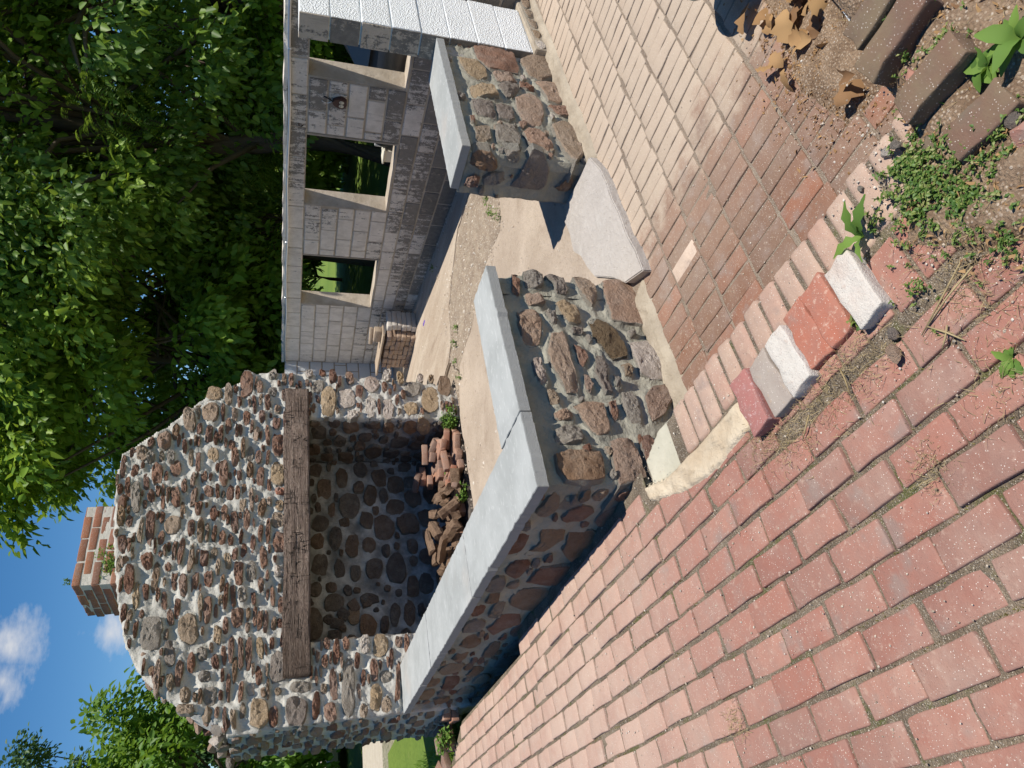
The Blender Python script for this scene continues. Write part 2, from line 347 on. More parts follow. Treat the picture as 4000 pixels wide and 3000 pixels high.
def wood(name, c0, c1, dark, sc, bstr=1.2, checks=False):
    t = NT(name); p = t.pos(); g = t.noise(t.scale(p, sc), 6, 6, .65, .6); g2 = t.noise(t.scale(p, sc), 22, 5, .7, .3); n = t.noise(p, 3, 4, .6); f = t.noise(p, 120, 3, .7)
    c = t.mix(t.rng(g, .3, .7), c0, c1); c = t.mix(t.rng(g2, .55, .7, 0, .7), c, dark); c = t.mix(t.rng(n, .45, .7, 0, .5), c, t.mix(.5, c0, (.16, .10, .065)))
    hgt = t.math('ADD', t.math('ADD', g, g2), t.math('MULTIPLY', f, .2))
    if checks:                                            # drying checks across the face, and the burnt left end
        q = t.pos(False); k = t.math('ABSOLUTE', t.math('SUBTRACT', t.noise(t.scale(q, (7.5, 5, .9)), 2.2, 2, .5, .4), .5)); ck = t.math('MULTIPLY', t.rng(k, .010, .003), t.rng(t.noise(q, 5, 2), .47, .56))
        lg = t.math('ABSOLUTE', t.math('SUBTRACT', t.noise(t.scale(q, (.6, 6, 16)), 2.6, 3, .5, .5), .5)); ck = t.math('MAXIMUM', ck, t.math('MULTIPLY', t.rng(lg, .010, .002), t.rng(t.noise(q, 3, 2), .48, .58)))
        c = t.mix(t.math('MULTIPLY', t.rng(t.math('ADD', t.sep(q)[0], t.math('MULTIPLY', n, .5)), 1.5, .6), .55), c, (.07, .045, .03))
        c = t.mix(ck, c, (.03, .02, .014)); hgt = t.math('SUBTRACT', hgt, t.math('MULTIPLY', ck, 1.5))
    return t.finish(c, .85, hgt, bstr, .012)
M['beam'] = wood('weathered_beam', (.25, .175, .14), (.38, .29, .235), (.07, .045, .032), (.45, 5, 11), 2.2, True)
M['log'] = wood('split_firewood', (.27, .18, .12), (.19, .12, .08), (.09, .06, .04), (3, 3, 3), 1.6)
M['plank'] = wood('old_board', (.46, .37, .28), (.38, .29, .21), (.25, .17, .11), (6, .6, 6), .6)
def leaf_mat(name, stops, tr, trc, rough=.5):
    t = NT(name); r = t.rand(); c = t.ramp(r, stops)
    g = t.n('ShaderNodeNewGeometry'); 
    return t.finish(c, rough, None, spec=.35, trans=(t.mix(.5, c, trc), tr))
M['leafA'] = leaf_mat('broad_tree_leaf', [(0, (.09, .17, .02)), (.5, (.16, .28, .03)), (1, (.26, .38, .045))], .34, (.46, .60, .05))
M['leafB'] = leaf_mat('feathered_tree_leaf', [(0, (.06, .125, .018)), (.5, (.10, .19, .026)), (1, (.18, .27, .035))], .34, (.40, .54, .05))
M['leafC'] = leaf_mat('light_tree_leaf', [(0, (.08, .17, .022)), (.5, (.115, .22, .028)), (1, (.16, .27, .035))], .38, (.32, .48, .04))
M['leafD'] = leaf_mat('poplar_leaf', [(0, (.035, .085, .03)), (.5, (.05, .11, .035)), (1, (.075, .14, .04))], .25, (.14, .24, .06))
M['weed'] = leaf_mat('weed_leaf', [(0, (.085, .17, .03)), (.5, (.12, .22, .04)), (1, (.17, .28, .05))], .3, (.28, .42, .05), .75)
M['clover'] = leaf_mat('clover_leaf', [(0, (.06, .13, .025)), (.5, (.11, .19, .04)), (.8, (.2, .25, .06)), (1, (.3, .30, .12))], .25, (.25, .36, .06))
M['straw'] = leaf_mat('dry_stalk', [(0, (.30, .22, .11)), (.5, (.42, .33, .18)), (1, (.22, .16, .08))], .1, (.4, .3, .15), .9)
M['dryleaf'] = leaf_mat('brown_dry_leaf', [(0, (.30, .17, .075)), (.5, (.45, .28, .13)), (1, (.22, .12, .06))], .2, (.5, .3, .12), .8)
M['grass'] = leaf_mat('grass_blade', [(0, (.10, .20, .025)), (.5, (.15, .27, .035)), (1, (.22, .33, .05))], .35, (.32, .46, .06))
M['moss'] = leaf_mat('joint_moss', [(0, (.12, .10, .03)), (.5, (.16, .15, .04)), (1, (.24, .19, .09))], .1, (.2, .2, .05), .95)
def bark():
    t = NT('tree_bark'); p = t.pos(); n = t.noise(t.scale(p, (6, 6, 1)), 5, 5, .7)
    return t.finish(t.mix(n, (.06, .045, .032), (.14, .11, .085)), .95, n, 1., .02)
M['bark'] = bark()
def lawn_mat():
    t = NT('mown_lawn'); p = t.pos(False); n1 = t.noise(p, .5, 5, .6); n2 = t.noise(p, 30, 4, .7); n3 = t.noise(p, 5, 4, .6)
    c = t.mix(t.rng(n1, .35, .65), (.12, .19, .03), (.17, .24, .04)); c = t.mix(t.rng(n2, .4, .7), c, t.mix(.5, c, (.05, .10, .012))); c = t.mix(t.rng(n3, .6, .75, 0, .3), c, (.24, .21, .09))
    return t.finish(c, .95, n2, .8, .03)
M['lawn'] = lawn_mat()
M['path'] = speck_mat('pale_gravel_path', (.46, .40, .31), (.52, .46, .37), [(0, (.4, .34, .27)), (1, (.6, .55, .46))], 40)
def plain(name, c, rough=.5, metal=0., spec=.4, var=.15):
    t = NT(name); n = t.noise(t.pos(), 18, 4, .6); return t.finish(t.mix(t.rng(n, .3, .7, 0, var), c, tuple(x * .55 for x in c)), rough, n, .1, .004, spec, metal)
M['pipe'] = plain('galvanised_pipe', (.72, .74, .76), .32, .85)
M['iron'] = plain('rusty_iron', (.09, .06, .045), .8, .3)
M['socket'] = plain('brown_socket_plate', (.07, .028, .022), .4); M['ivory'] = plain('ivory_outlet', (.72, .64, .48), .4); M['cord'] = plain('black_cord', (.02, .02, .02), .5); M['cable'] = plain('white_cable', (.75, .73, .69), .5)
M['carpaint'] = plain('dark_grey_car_paint', (.055, .06, .068), .3, .2, .6); M['glass'] = plain('dark_car_glass', (.03, .04, .05), .08, 0, .8); M['tyre'] = plain('tyre_rubber', (.02, .02, .02), .9); M['chrome'] = plain('alloy_rim', (.5, .5, .5), .3, .8); M['lamp_lens'] = plain('clear_lamp_lens', (.6, .6, .6), .15)
M['bin'] = plain('cream_plastic', (.70, .66, .56), .5); M['tarp'] = plain('teal_tarp', (.05, .17, .16), .6); M['purple'] = plain('purple_scrap', (.14, .07, .42), .5); M['charcoal'] = plain('charcoal_lump', (.05, .055, .062), .8)
def pebble_mat():
    t = NT('pebble'); return t.finish(t.ramp(t.rand(), [(0, (.55, .47, .38)), (.35, (.36, .29, .22)), (.6, (.62, .57, .50)), (.8, (.26, .20, .15)), (1, (.5, .42, .34))]), .9)
M['pebble'] = pebble_mat()
M['pot'] = plain('glazed_pot_rim', (.22, .25, .20), .35)

# ------------------------------------------------------------------ stone face builder
def frame_pt(fr, u, v, h): return fr[0] + fr[1] * u + fr[2] * v + fr[3] * h
def mkframe(o, eu, ev):
    o = np.array(o, float); eu = np.array(eu, float); eu /= np.linalg.norm(eu); ev = np.array(ev, float); return (o, eu, ev, np.cross(eu, ev))
def to_face(fr, x, y):
    p = on_plane(x, y, fr[0], fr[3]) - fr[0]; return (p @ fr[1], p @ fr[2])
def blob(cx, cy, hx, hy, seed, n=13, sq=2.6):
    r = random.Random(seed); P = []; ph = r.uniform(0, .5); rot = r.uniform(-.16, .16)
    for i in range(n):
        a = 2 * math.pi * i / n + ph + r.uniform(-.14, .14); c, s = math.cos(a), math.sin(a)
        k = (abs(c) ** sq + abs(s) ** sq) ** (-1 / sq) * r.uniform(.84, 1.08); x, y = c * k * hx, s * k * hy
        P.append((cx + x * math.cos(rot) - y * math.sin(rot) * .6, cy + y * math.cos(rot) + x * math.sin(rot) * .6))
    return P
def resample(P, n):
    P = np.array(P, float); Q = np.vstack([P, P[:1]]); L = np.r_[0, np.cumsum(np.linalg.norm(np.diff(Q, axis=0), axis=1))]
    t = np.linspace(0, L[-1], n, endpoint=False); return np.c_[np.interp(t, L, Q[:, 0]), np.interp(t, L, Q[:, 1])]
STN = [0]
def stone(fr, poly, h, mt, parent, n=20, back=.05, rough=1., name='stone', rings=None):
    STN[0] += 1; sd = STN[0]; r = random.Random(sd * 13 + 5)
    P = resample(poly, n); c = P.mean(0); size = np.sqrt(((P - c) ** 2).sum(1)).mean()
    if rings is None:
        rings = [(1.0, -1), (1.0, .30), (.985, .66), (.95, .90), (.86, 1.0), (.70, 1.02), (.50, 1.03), (.27, 1.03)]
        if n >= 36: rings = [(1.0, -1), (1.0, .30), (.99, .60), (.965, .84), (.92, .96), (.85, 1.0), (.76, 1.0), (.66, 1.02), (.55, 1.02), (.43, 1.03), (.30, 1.03), (.15, 1.03)]
    cuts = [(math.cos(a_), math.sin(a_), r.uniform(.55, 1.05), r.uniform(.5, 1.3)) for a_ in (r.uniform(0, 6.28) for _ in range(4))]
    tu, tv = r.gauss(0, .30), r.gauss(0, .30); V = []; 
    fq = 1.1 / max(size, .03)
    for k, (s, hh) in enumerate(rings):
        for i in range(n):
            q = c + (P[i] - c) * s; d = (q - c) / max(size, 1e-6)
            z = -back if hh < 0 else h * hh * (1 + tu * d[0] * .6 + tv * d[1] * .6)
            if hh > 0:
                for (ca, sa, off, sl) in cuts: z = min(z, h * (1.02 - sl * max(0, d[0] * ca + d[1] * sa - off * .75)) if hh > .5 else z)
                nv = mnoise.fractal(Vector((q[0] * fq, q[1] * fq, sd * 1.7)), 1.0, 2.0, 4)
                z += nv * h * .26 * rough * min(1, hh + .1)
                z += mnoise.noise(Vector((q[0] * fq * 4.3, q[1] * fq * 4.3, sd * 2.1))) * h * .12 * rough
                z += (mnoise.noise(Vector((q[0] * 75, q[1] * 75, sd * 3.3))) * .0030 + mnoise.noise(Vector((q[0] * 140, q[1] * 140, sd * 1.3))) * .0016) * rough
                w = .05 * size * rough; q = q + np.array([mnoise.noise(Vector((q[0] * fq * 2.5, q[1] * fq * 2.5, sd + k * .7))), mnoise.noise(Vector((q[0] * fq * 2.5, q[1] * fq * 2.5, sd + 50 + k * .7)))]) * w
            V.append(frame_pt(fr, q[0], q[1], z))
    V.append(frame_pt(fr, c[0], c[1], h * (1.04 + mnoise.noise(Vector((sd, 0, 0))) * .2)))
    F = []
    K = len(rings)
    for k in range(K - 1):
        for i in range(n):
            j = (i + 1) % n; F.append((k * n + i, k * n + j, (k + 1) * n + j, (k + 1) * n + i))
    for i in range(n): F.append(((K - 1) * n + i, (K - 1) * n + (i + 1) % n, K * n))
    a = np.array(poly); area = np.sum(a[:, 0] * np.roll(a[:, 1], -1) - a[:, 1] * np.roll(a[:, 0], -1))
    if area < 0: F = [f[::-1] for f in F]
    me = mesh_np(name, V, F, True); me.set_sharp_from_angle(angle=R(20))
    at = me.attributes.new('rim', 'FLOAT', 'POINT'); at.data.foreach_set('value', np.array([1.0 if hh < .4 else max(.12, 1.25 - 1.15 * hh + (s_ - .8) * 1.2) for s_, hh in rings for _ in range(n)] + [.1], np.float32))
    return part(name, me, mt, parent)
def mortar(fr, parent, u0, u1, v0, v1, res, mask, stones, mt, rise=.5, wid=.02, amp=.012, base=0., name='mortar', back=.07, nf=9.):
    nu = max(2, int((u1 - u0) / res) + 1); nv = max(2, int((v1 - v0) / res) + 1)
    U, V = np.meshgrid(np.linspace(u0, u1, nu), np.linspace(v0, v1, nv), indexing='ij')
    Hh = np.full(U.shape, base) + (fbm(U * nf + 3, V * nf + 9, 5) - .47) * amp * 2 + (vnoise(U * 55, V * 55) - .5) * amp * .5; up = np.zeros(U.shape)
    for poly, h in stones:
        a = np.array(poly); lo = a.min(0) - .08; hi = a.max(0) + .08
        i0, i1 = np.searchsorted(U[:, 0], [lo[0], hi[0]]); j0, j1 = np.searchsorted(V[0], [lo[1], hi[1]])
        if i1 <= i0 or j1 <= j0: continue
        u, v = U[i0:i1, j0:j1], V[i0:i1, j0:j1]; ins = inside(poly, u, v); d = np.where(ins, 0, dist_poly(poly, u, v))
        g = rise * h * np.exp(-d / wid) * (.45 + 1.0 * vnoise(u * 14 + h * 99, v * 14)); g = np.where(ins, np.minimum(g, h * .30), g)
        up[i0:i1, j0:j1] = np.maximum(up[i0:i1, j0:j1], g)
    Hh = Hh + up; keep = mask(U, V) if mask else np.ones(U.shape, bool)
    P = fr[0] + U[..., None] * fr[1] + V[..., None] * fr[2] + Hh[..., None] * fr[3]
    idx = np.arange(nu * nv).reshape(nu, nv); cell = keep[:-1, :-1] & keep[1:, :-1] & keep[1:, 1:] & keep[:-1, 1:]
    I, J = np.nonzero(cell); F = np.c_[idx[I, J], idx[I + 1, J], idx[I + 1, J + 1], idx[I, J + 1]]
    Vv = P.reshape(-1, 3); from collections import Counter
    ec = {}
    for f in F.tolist():
        for a in range(4):
            e = (f[a], f[(a + 1) % 4]); ek = (min(e), max(e))
            if ek in ec: ec[ek] = None
            else: ec[ek] = e
    be = [e for e in ec.values() if e]; bv = {}; ex = []
    for e in be:
        for v in e:
            if v not in bv: bv[v] = len(Vv) + len(ex); ex.append(Vv[v] - fr[3] * back)
    F = F.tolist() + [(e[1], e[0], bv[e[0]], bv[e[1]]) for e in be]
    Vv = np.vstack([Vv, np.array(ex)]) if ex else Vv
    used = np.zeros(len(Vv), bool); used[np.array([i for f in F for i in f])] = True; mp_ = np.cumsum(used) - 1
    return part(name, mesh_np(name, Vv[used], [[int(mp_[i]) for i in f] for f in F], True), mt, parent)
class Packer:
    def __init__(s, u0, u1, v0, v1, mask, res=.008):
        s.u0, s.v0, s.res = u0, v0, res; nu = int((u1 - u0) / res) + 1; nv = int((v1 - v0) / res) + 1
        s.U, s.V = np.meshgrid(u0 + np.arange(nu) * res, v0 + np.arange(nv) * res, indexing='ij'); s.occ = ~mask(s.U, s.V) if mask else np.zeros(s.U.shape, bool)
        s.ext = (u0, u1, v0, v1)
    def _win(s, poly, mg):
        a = np.array(poly); i0 = max(0, int((a[:, 0].min() - mg - s.u0) / s.res)); i1 = min(s.U.shape[0], int((a[:, 0].max() + mg - s.u0) / s.res) + 2)
        j0 = max(0, int((a[:, 1].min() - mg - s.v0) / s.res)); j1 = min(s.U.shape[1], int((a[:, 1].max() + mg - s.v0) / s.res) + 2); return i0, i1, j0, j1
    def grow(s, poly, mg):
        a = np.array(poly); c = a.mean(0); d = a - c; L = np.linalg.norm(d, axis=1, keepdims=True); return c + d * (1 + mg / np.maximum(L, 1e-4))
    def add(s, poly, mg=.006):
        i0, i1, j0, j1 = s._win(poly, mg)
        if i1 > i0 and j1 > j0: s.occ[i0:i1, j0:j1] |= inside(s.grow(poly, mg), s.U[i0:i1, j0:j1], s.V[i0:i1, j0:j1])
    def free(s, poly, mg=.006):
        i0, i1, j0, j1 = s._win(poly, mg)
        if i1 - i0 < 2 or j1 - j0 < 2: return False
        a = np.array(poly)
        if a[:, 0].min() < s.ext[0] or a[:, 0].max() > s.ext[1] or a[:, 1].min() < s.ext[2] or a[:, 1].max() > s.ext[3]: return False
        return not (s.occ[i0:i1, j0:j1] & inside(s.grow(poly, mg), s.U[i0:i1, j0:j1], s.V[i0:i1, j0:j1])).any()
    def fill(s, tries, sampler, r, mg=.006):
        out_ = []
        for k in range(tries):
            f = k / tries; hx, hy, mt = sampler(r, f); u = r.uniform(s.ext[0], s.ext[1]); v = r.uniform(s.ext[2], s.ext[3])
            i = int((u - s.u0) / s.res); j = int((v - s.v0) / s.res)
            if not (0 <= i < s.occ.shape[0] and 0 <= j < s.occ.shape[1]) or s.occ[i, j]: continue
            p = blob(u, v, hx, hy, r.random(), r.choice((7, 8, 9)), 3.4)
            if s.free(p, mg): s.add(p, mg); out_.append((p, mt))
        return out_
def box_bm(bm, x0, x1, y0, y1, z0, z1):
    vs_ = [bm.verts.new(v) for v in ((x0, y0, z0), (x1, y0, z0), (x1, y1, z0), (x0, y1, z0), (x0, y0, z1), (x1, y0, z1), (x1, y1, z1), (x0, y1, z1))]
    for f in ((3, 2, 1, 0), (4, 5, 6, 7), (0, 1, 5, 4), (1, 2, 6, 5), (2, 3, 7, 6), (3, 0, 4, 7)): bm.faces.new([vs_[i] for i in f])
    return vs_
def bm_mesh(bm, name, smooth=False):
    bmesh.ops.recalc_face_normals(bm, faces=bm.faces); me = bpy.data.meshes.new(name); bm.to_mesh(me); bm.free()
    if smooth: me.polygons.foreach_set('use_smooth', [True] * len(me.polygons))
    return me
def hexa(pts8, bev, name, seg=1, jit=0., seed=0):
    """box from 8 corners (bottom ring, top ring), bevelled and a little uneven"""
    r = random.Random(seed); bm = bmesh.new(); v = [bm.verts.new(Vector(p) + Vector((r.uniform(-jit, jit), r.uniform(-jit, jit), r.uniform(-jit, jit)))) for p in pts8]
    for f in ((3, 2, 1, 0), (4, 5, 6, 7), (0, 1, 5, 4), (1, 2, 6, 5), (2, 3, 7, 6), (3, 0, 4, 7)): bm.faces.new([v[i] for i in f])
    if bev: bmesh.ops.bevel(bm, geom=bm.edges[:], offset=bev, segments=seg, affect='EDGES', profile=.6)
    return bm_mesh(bm, name)
def boxpts(x0, x1, y0, y1, z0, z1): return [(x0, y0, z0), (x1, y0, z0), (x1, y1, z0), (x0, y1, z0), (x0, y0, z1), (x1, y0, z1), (x1, y1, z1), (x0, y1, z1)]
def extrude_poly(poly, z0, z1, name, bev=0.):
    bm = bmesh.new(); b = [bm.verts.new((p[0], p[1], z0)) for p in poly]; t = [bm.verts.new((p[0], p[1], z1)) for p in poly]
    bm.faces.new(b[::-1]); bm.faces.new(t); n = len(poly)
    for i in range(n): bm.faces.new((b[i], b[(i + 1) % n], t[(i + 1) % n], t[i]))
    bmesh.ops.recalc_face_normals(bm, faces=bm.faces)
    if bev: bmesh.ops.bevel(bm, geom=[e for e in bm.edges if max(v.co.z for v in e.verts) > z1 - 1e-5], offset=bev, segments=2, affect='EDGES')
    return bm_mesh(bm, name)
def rough_box(name, sx, sy, sz, cuts, amp, seed, bev=.006):
    """worn brick or billet centred on the origin"""
    bm = bmesh.new(); box_bm(bm, -sx / 2, sx / 2, -sy / 2, sy / 2, -sz / 2, sz / 2)
    bmesh.ops.bevel(bm, geom=bm.edges[:], offset=bev, segments=2, affect='EDGES', profile=.5)
    if cuts: bmesh.ops.subdivide_edges(bm, edges=[e for e in bm.edges if e.calc_length() > .03], cuts=cuts, use_grid_fill=True)
    for v in bm.verts:
        c = v.co; nn = Vector((mnoise.noise(c * 22 + Vector((seed, 0, 0))), mnoise.noise(c * 22 + Vector((0, seed, 9))), mnoise.noise(c * 22 + Vector((5, 0, seed)))))
        cn_ = max(abs(c.x) / sx, abs(c.y) / sy) + abs(c.z) / sz; v.co = c + nn * amp * (1 + max(0, cn_ - .8) * 2)
    return bm_mesh(bm, name, True)
def tube_np(path, radii, n=7):
    V, F = [], []; path = [np.array(p, float) for p in path]
    for i, p in enumerate(path):
        d = path[min(i + 1, len(path) - 1)] - path[max(i - 1, 0)]; d = d / (np.linalg.norm(d) + 1e-9)
        a = np.cross(d, [0, 0, 1.]); a = a if np.linalg.norm(a) > .05 else np.cross(d, [1., 0, 0]); a /= np.linalg.norm(a); b = np.cross(d, a)
        for k in range(n): t = 2 * math.pi * k / n; V.append(p + (a * math.cos(t) + b * math.sin(t)) * radii[i])
    for i in range(len(path) - 1):
        for k in range(n): k2 = (k + 1) % n; F.append((i * n + k, i * n + k2, (i + 1) * n + k2, (i + 1) * n + k))
    F.append(tuple(range(n))[::-1]); F.append(tuple(range((len(path) - 1) * n, len(path) * n)))
    return V, F
def merge(parts):
    V, F = [], []
    for v, f in parts: o = len(V); V += list(v); F += [tuple(i + o for i in x) for x in f]
    return V, F
def set_rnd(me, vals):
    at = me.attributes.new('rnd', 'FLOAT', 'FACE'); at.data.foreach_set('value', np.asarray(vals, np.float32))
# ================================================================== THE SETTING
ZB = -0.36       # sunken brick floor
ZF = -0.33       # floor inside the ruin
ZCAP = 0.45      # top of the capstones
# ---- terrain / lawn
def terrain():
    ax = np.unique(np.r_[np.linspace(-250, -20, 24), np.linspace(-20, 22, 85), np.linspace(22, 250, 24)])
    ay = np.unique(np.r_[np.linspace(-60, -10, 8), np.linspace(-10, 30, 81), np.linspace(30, 300, 28)])
    X, Y = np.meshgrid(ax, ay, indexing='ij')
    left = np.where(X < .9, -.07, -.40); Z = left + (fbm(X * .35, Y * .35, 3) - .45) * .10
    hole = (X > -4.6) & (X < 6.8) & (Y > -9) & (Y < 3.9); hole |= (X > .8) & (X < 6.8) & (Y < 8)
    Z = np.where(hole, -.75, Z)
    nx, ny = X.shape; idx = np.arange(nx * ny).reshape(nx, ny)
    F = np.stack([idx[:-1, :-1], idx[1:, :-1], idx[1:, 1:], idx[:-1, 1:]], -1).reshape(-1, 4)
    return mesh_np('lawn', np.stack([X, Y, Z], -1).reshape(-1, 3), F.tolist(), True)
tag(part('lawn', terrain(), M['lawn']), kind='structure')
def strip(name, az0, az1, d0, d1, z, mt):
    P = []
    for d, s in ((d0, 1), (d1, -1)):
        for a in np.linspace(az0, az1, 10)[::s]:
            P.append((CAM[0] + d / math.cos(R(a - 84)) * math.cos(R(a)), CAM[1] + d / math.cos(R(a - 84)) * math.sin(R(a))))
    return tag(part(name, extrude_poly(P, z - .2, z, name), mt), kind='structure')
strip('gravel_path', 69, 110, 10.6, 13.0, .015, M['path']); strip('road', 68, 110, 20.5, 24.5, .02, M['path'])

# ---- brick meshes shared by the paving
def brick_set(name, L, Wd, Hh, n, amp=.0016, bev=.006, cuts=1):
    return [rough_box(name, L, Wd, Hh, cuts, amp, 10 + 7 * i, bev) for i in range(n)]
def in_view(x, y, z, mg=180):
    d = np.array([x, y, z]) - CAM; dz = d @ FW
    if dz < .25: return 0
    v = 2000 - FPX * (d @ UP) / dz; u = 1500 - FPX * (d @ RT) / dz
    return 1 / dz if (-mg < v < 4000 + mg and -mg < u < 3000 + mg) else 0
def lay(parent, items, variants, mt, name='brick', limit=300, seed=1):
    """items: (x, y, z, rotz, sx, sy). The ones that show largest become bricks of their own, the rest one mass."""
    r = random.Random(seed); vis = sorted(items, key=lambda i: -in_view(i[0], i[1], i[2])); own, rest = vis[:limit], vis[limit:]
    for (x, y, z, a, sx, sy) in own:
        place(name, r.choice(variants), mt, parent, (x, y, z), (r.gauss(0, .013), r.gauss(0, .011), a + r.gauss(0, .013)), (sx * r.uniform(.985, 1.012), sy * r.uniform(.96, 1.03), 1))
    if rest:
        Vs, Fs, rn = [], [], []; o = 0
        base = [(np.array([v.co[:] for v in me.vertices]), [tuple(p.vertices) for p in me.polygons]) for me in variants]
        for (x, y, z, a, sx, sy) in rest:
            v, f = r.choice(base); c, s = math.cos(a), math.sin(a); q = v * np.array([sx, sy, 1])
            q = np.c_[q[:, 0] * c - q[:, 1] * s + x, q[:, 0] * s + q[:, 1] * c + y, q[:, 2] + z + r.gauss(0, .0012)]
            Vs.append(q); Fs += [tuple(i + o for i in t) for t in f]; o += len(q); rn += [r.random()] * len(f)
        me = mesh_np(name + 's_beyond', np.vstack(Vs), Fs, True); set_rnd(me, rn)
        tag(part('further_bricks', me, mt, parent), kind='stuff')

# ---- upper brick patio (level 0)
patio = tag(bpy.data.objects.new('brick_patio', None), 'upper patio of red bricks in running bond', kind='structure'); link(patio)
part('joint_bed', mesh_np('joint_bed', [(-6, -8, -.0075), (.10, -8, -.0075), (.10, -.3, -.0075), (-.09, -.3, -.0075), (-.09, -.02, -.0075), (.045, -.02, -.0075), (.045, 1.9, -.0075), (-.105, 1.9, -.0075), (-.105, 3.6, -.0075), (-.32, 4.15, -.0075), (-6, 4.15, -.0075)], [tuple(range(11))]), M['bedA'], patio)
VA = brick_set('brick', .196, .0925, .06, 16, .0034, .0045, 2)
itemsA = []; rA = random.Random(3)
def a_limit(y): return .03 if 0 < y < 1.9 else (-.11 if y < 3.6 else -.11 - (y - 3.6) * .4)
row = 0
for i in range(-24, 46):
    xr = -.754 + .1053 * (.5 - i)
    if xr > .08: continue
    off = .022 + (.5 if i % 2 else 0) * .2085 + rA.gauss(0, .006); nlo = -int((off + 4.6) / .2085)
    for k in range(-26, 30):
        y = off + .2085 * (k + .5); xl = a_limit(y) if y > -.02 else -.30 + .0
        if y > -.02 and xr + .046 > xl: continue
        if y < -.02 and y > -1.62 and xr + .046 > (-.12 if y > -.75 else -.285): continue
        if y <= -1.62 and xr > -.2: continue
        if y > 4.05 or y < -4 or xr < -4: continue
        if in_view(xr, y, 0, 500) <= 0: continue
        itemsA.append((xr + rA.gauss(0, .0015), y + rA.gauss(0, .003), -.0295 + rA.gauss(0, .0028), math.pi / 2, rA.uniform(.985, 1.012), rA.uniform(.96, 1.02)))
lay(patio, itemsA, VA, M['brickA'], seed=5)
# soldier-course edging of worn bricks along the drop
VE = brick_set('edging_brick', .205, .080, .075, 8, .003, .015, 2)
y = -.365; n_ = 0
while y > -1.64:
    w_ = rA.uniform(.082, .094)
    place('edging_brick', rA.choice(VE), M['brick_edge'], patio, (.015 + rA.gauss(0, .005), y - w_ / 2, -.037 + rA.gauss(0, .002)), (rA.gauss(0, .015), rA.gauss(0, .012), rA.gauss(0, .015)), (1, w_ / .088, 1)); y -= w_
# second row: flat bricks partly buried between edging and field
y = -.74
while y > -1.66:
    w_ = rA.uniform(.1, .106)
    place('brick', rA.choice(VA), M['brickA'], patio, (-.195 + rA.gauss(0, .006), y - w_ / 2, -.030), (0, 0, rA.gauss(0, .02)), (.9, 1, 1)); y -= w_
# the drop itself, brick courses below the edging
VR = brick_set('riser_brick', .2, .09, .062, 3, .003, .006, 1)
for c_ in range(4):
    for k in range(8): place('riser_brick', VR[k % 3], M['brick_edge'], patio, (.052, -.44 - k * .212 - (c_ % 2) * .1, -.107 - c_ * .07), (0, 0, math.pi / 2))
part('riser_core', bm_mesh((lambda b: (box_bm(b, -.2, .05, -6, -.06, -.5, -.075), b)[1])(bmesh.new()), 'riser_core'), M['bedB'], patio)
# cream lime mortar capping at the wall corner and the green-grey mortar patch
def lump(name, poly, z0, z1, mt, parent, res=.011, amp=.012, edge=.02):
    a = np.array(poly); u0, v0 = a.min(0) - .01; u1, v1 = a.max(0) + .01
    nu, nv = int((u1 - u0) / res) + 2, int((v1 - v0) / res) + 2; U, V = np.meshgrid(np.linspace(u0, u1, nu), np.linspace(v0, v1, nv), indexing='ij')
    ins = inside(poly, U, V); d = np.where(ins, dist_poly(poly, U, V), 0); k = np.clip(d / edge, 0, 1); Z = z0 + (z1 - z0) * np.sqrt(1 - (1 - k) ** 2) + (fbm(U * 16, V * 16, 4) - .47) * amp * 2 * k
    big = dist_poly(poly, U, V) < res * 1.5; keep = ins | big; idx = np.arange(nu * nv).reshape(nu, nv)
    cell = keep[:-1, :-1] & keep[1:, :-1] & keep[1:, 1:] & keep[:-1, 1:]; I, J = np.nonzero(cell)
    F = np.c_[idx[I, J], idx[I + 1, J], idx[I + 1, J + 1], idx[I, J + 1]]; P = np.stack([U, V, Z], -1).reshape(-1, 3)
    used = np.zeros(len(P), bool); used[F.ravel()] = True; mp_ = np.cumsum(used) - 1
    return part(name, mesh_np(name, P[used], mp_[F].tolist(), True), mt, parent)
lump('mortar_fillet', [(-.02, -.01), (-.075, -.17), (-.09, -.44), (-.09, -.72), (-.205, -.74), (-.225, -.46), (-.185, -.25), (-.10, -.03)], -.03, .007, M['cream'], patio, amp=.012, edge=.014)
lump('mortar_patch', [(.14, -.335), (.155, -.19), (.10, -.02), (-.05, -.02), (-.09, -.31), (.01, -.345)], -.12, -.035, M['greenmortar'], patio, amp=.005)
lump('mortar_under', [(.13, -.33), (.14, .1), (-.08, .1), (-.08, -.33)], -.45, -.12, M['greenmortar'], patio)

# ---- sunken brick floor
low = tag(bpy.data.objects.new('sunken_brick_floor', None), 'lower sandy brick floor in front of the stone walls', kind='structure'); link(low)
part('joint_bed', mesh_np('joint_bed', [(.04, -7, ZB - .0045), (9, -7, ZB - .0045), (9, .12, ZB - .0045), (.04, .12, ZB - .0045)], [(0, 1, 2, 3)]), M['bedB'], low)
VB = brick_set('brick', .212, .0905, .06, 14, .003, .004, 2)
itemsB = []; rB = random.Random(9)
for j in range(-14, 2):
    y0 = -.247 + .2265 * (j + .5)
    if y0 > .0: continue
    off = rB.choice((0, .049)) + rB.gauss(0, .008)
    for i in range(0, 80):
        x = .10 + off + .0985 * i
        if x > 6.2 or in_view(x, y0, ZB, 500) <= 0: continue
        itemsB.append((x + rB.gauss(0, .0012), y0 + rB.gauss(0, .004), ZB - .0285 + rB.gauss(0, .0013), math.pi / 2, rB.uniform(.985, 1.01), rB.uniform(.97, 1.02)))
lay(low, itemsB, VB, M['brickB'], seed=8)
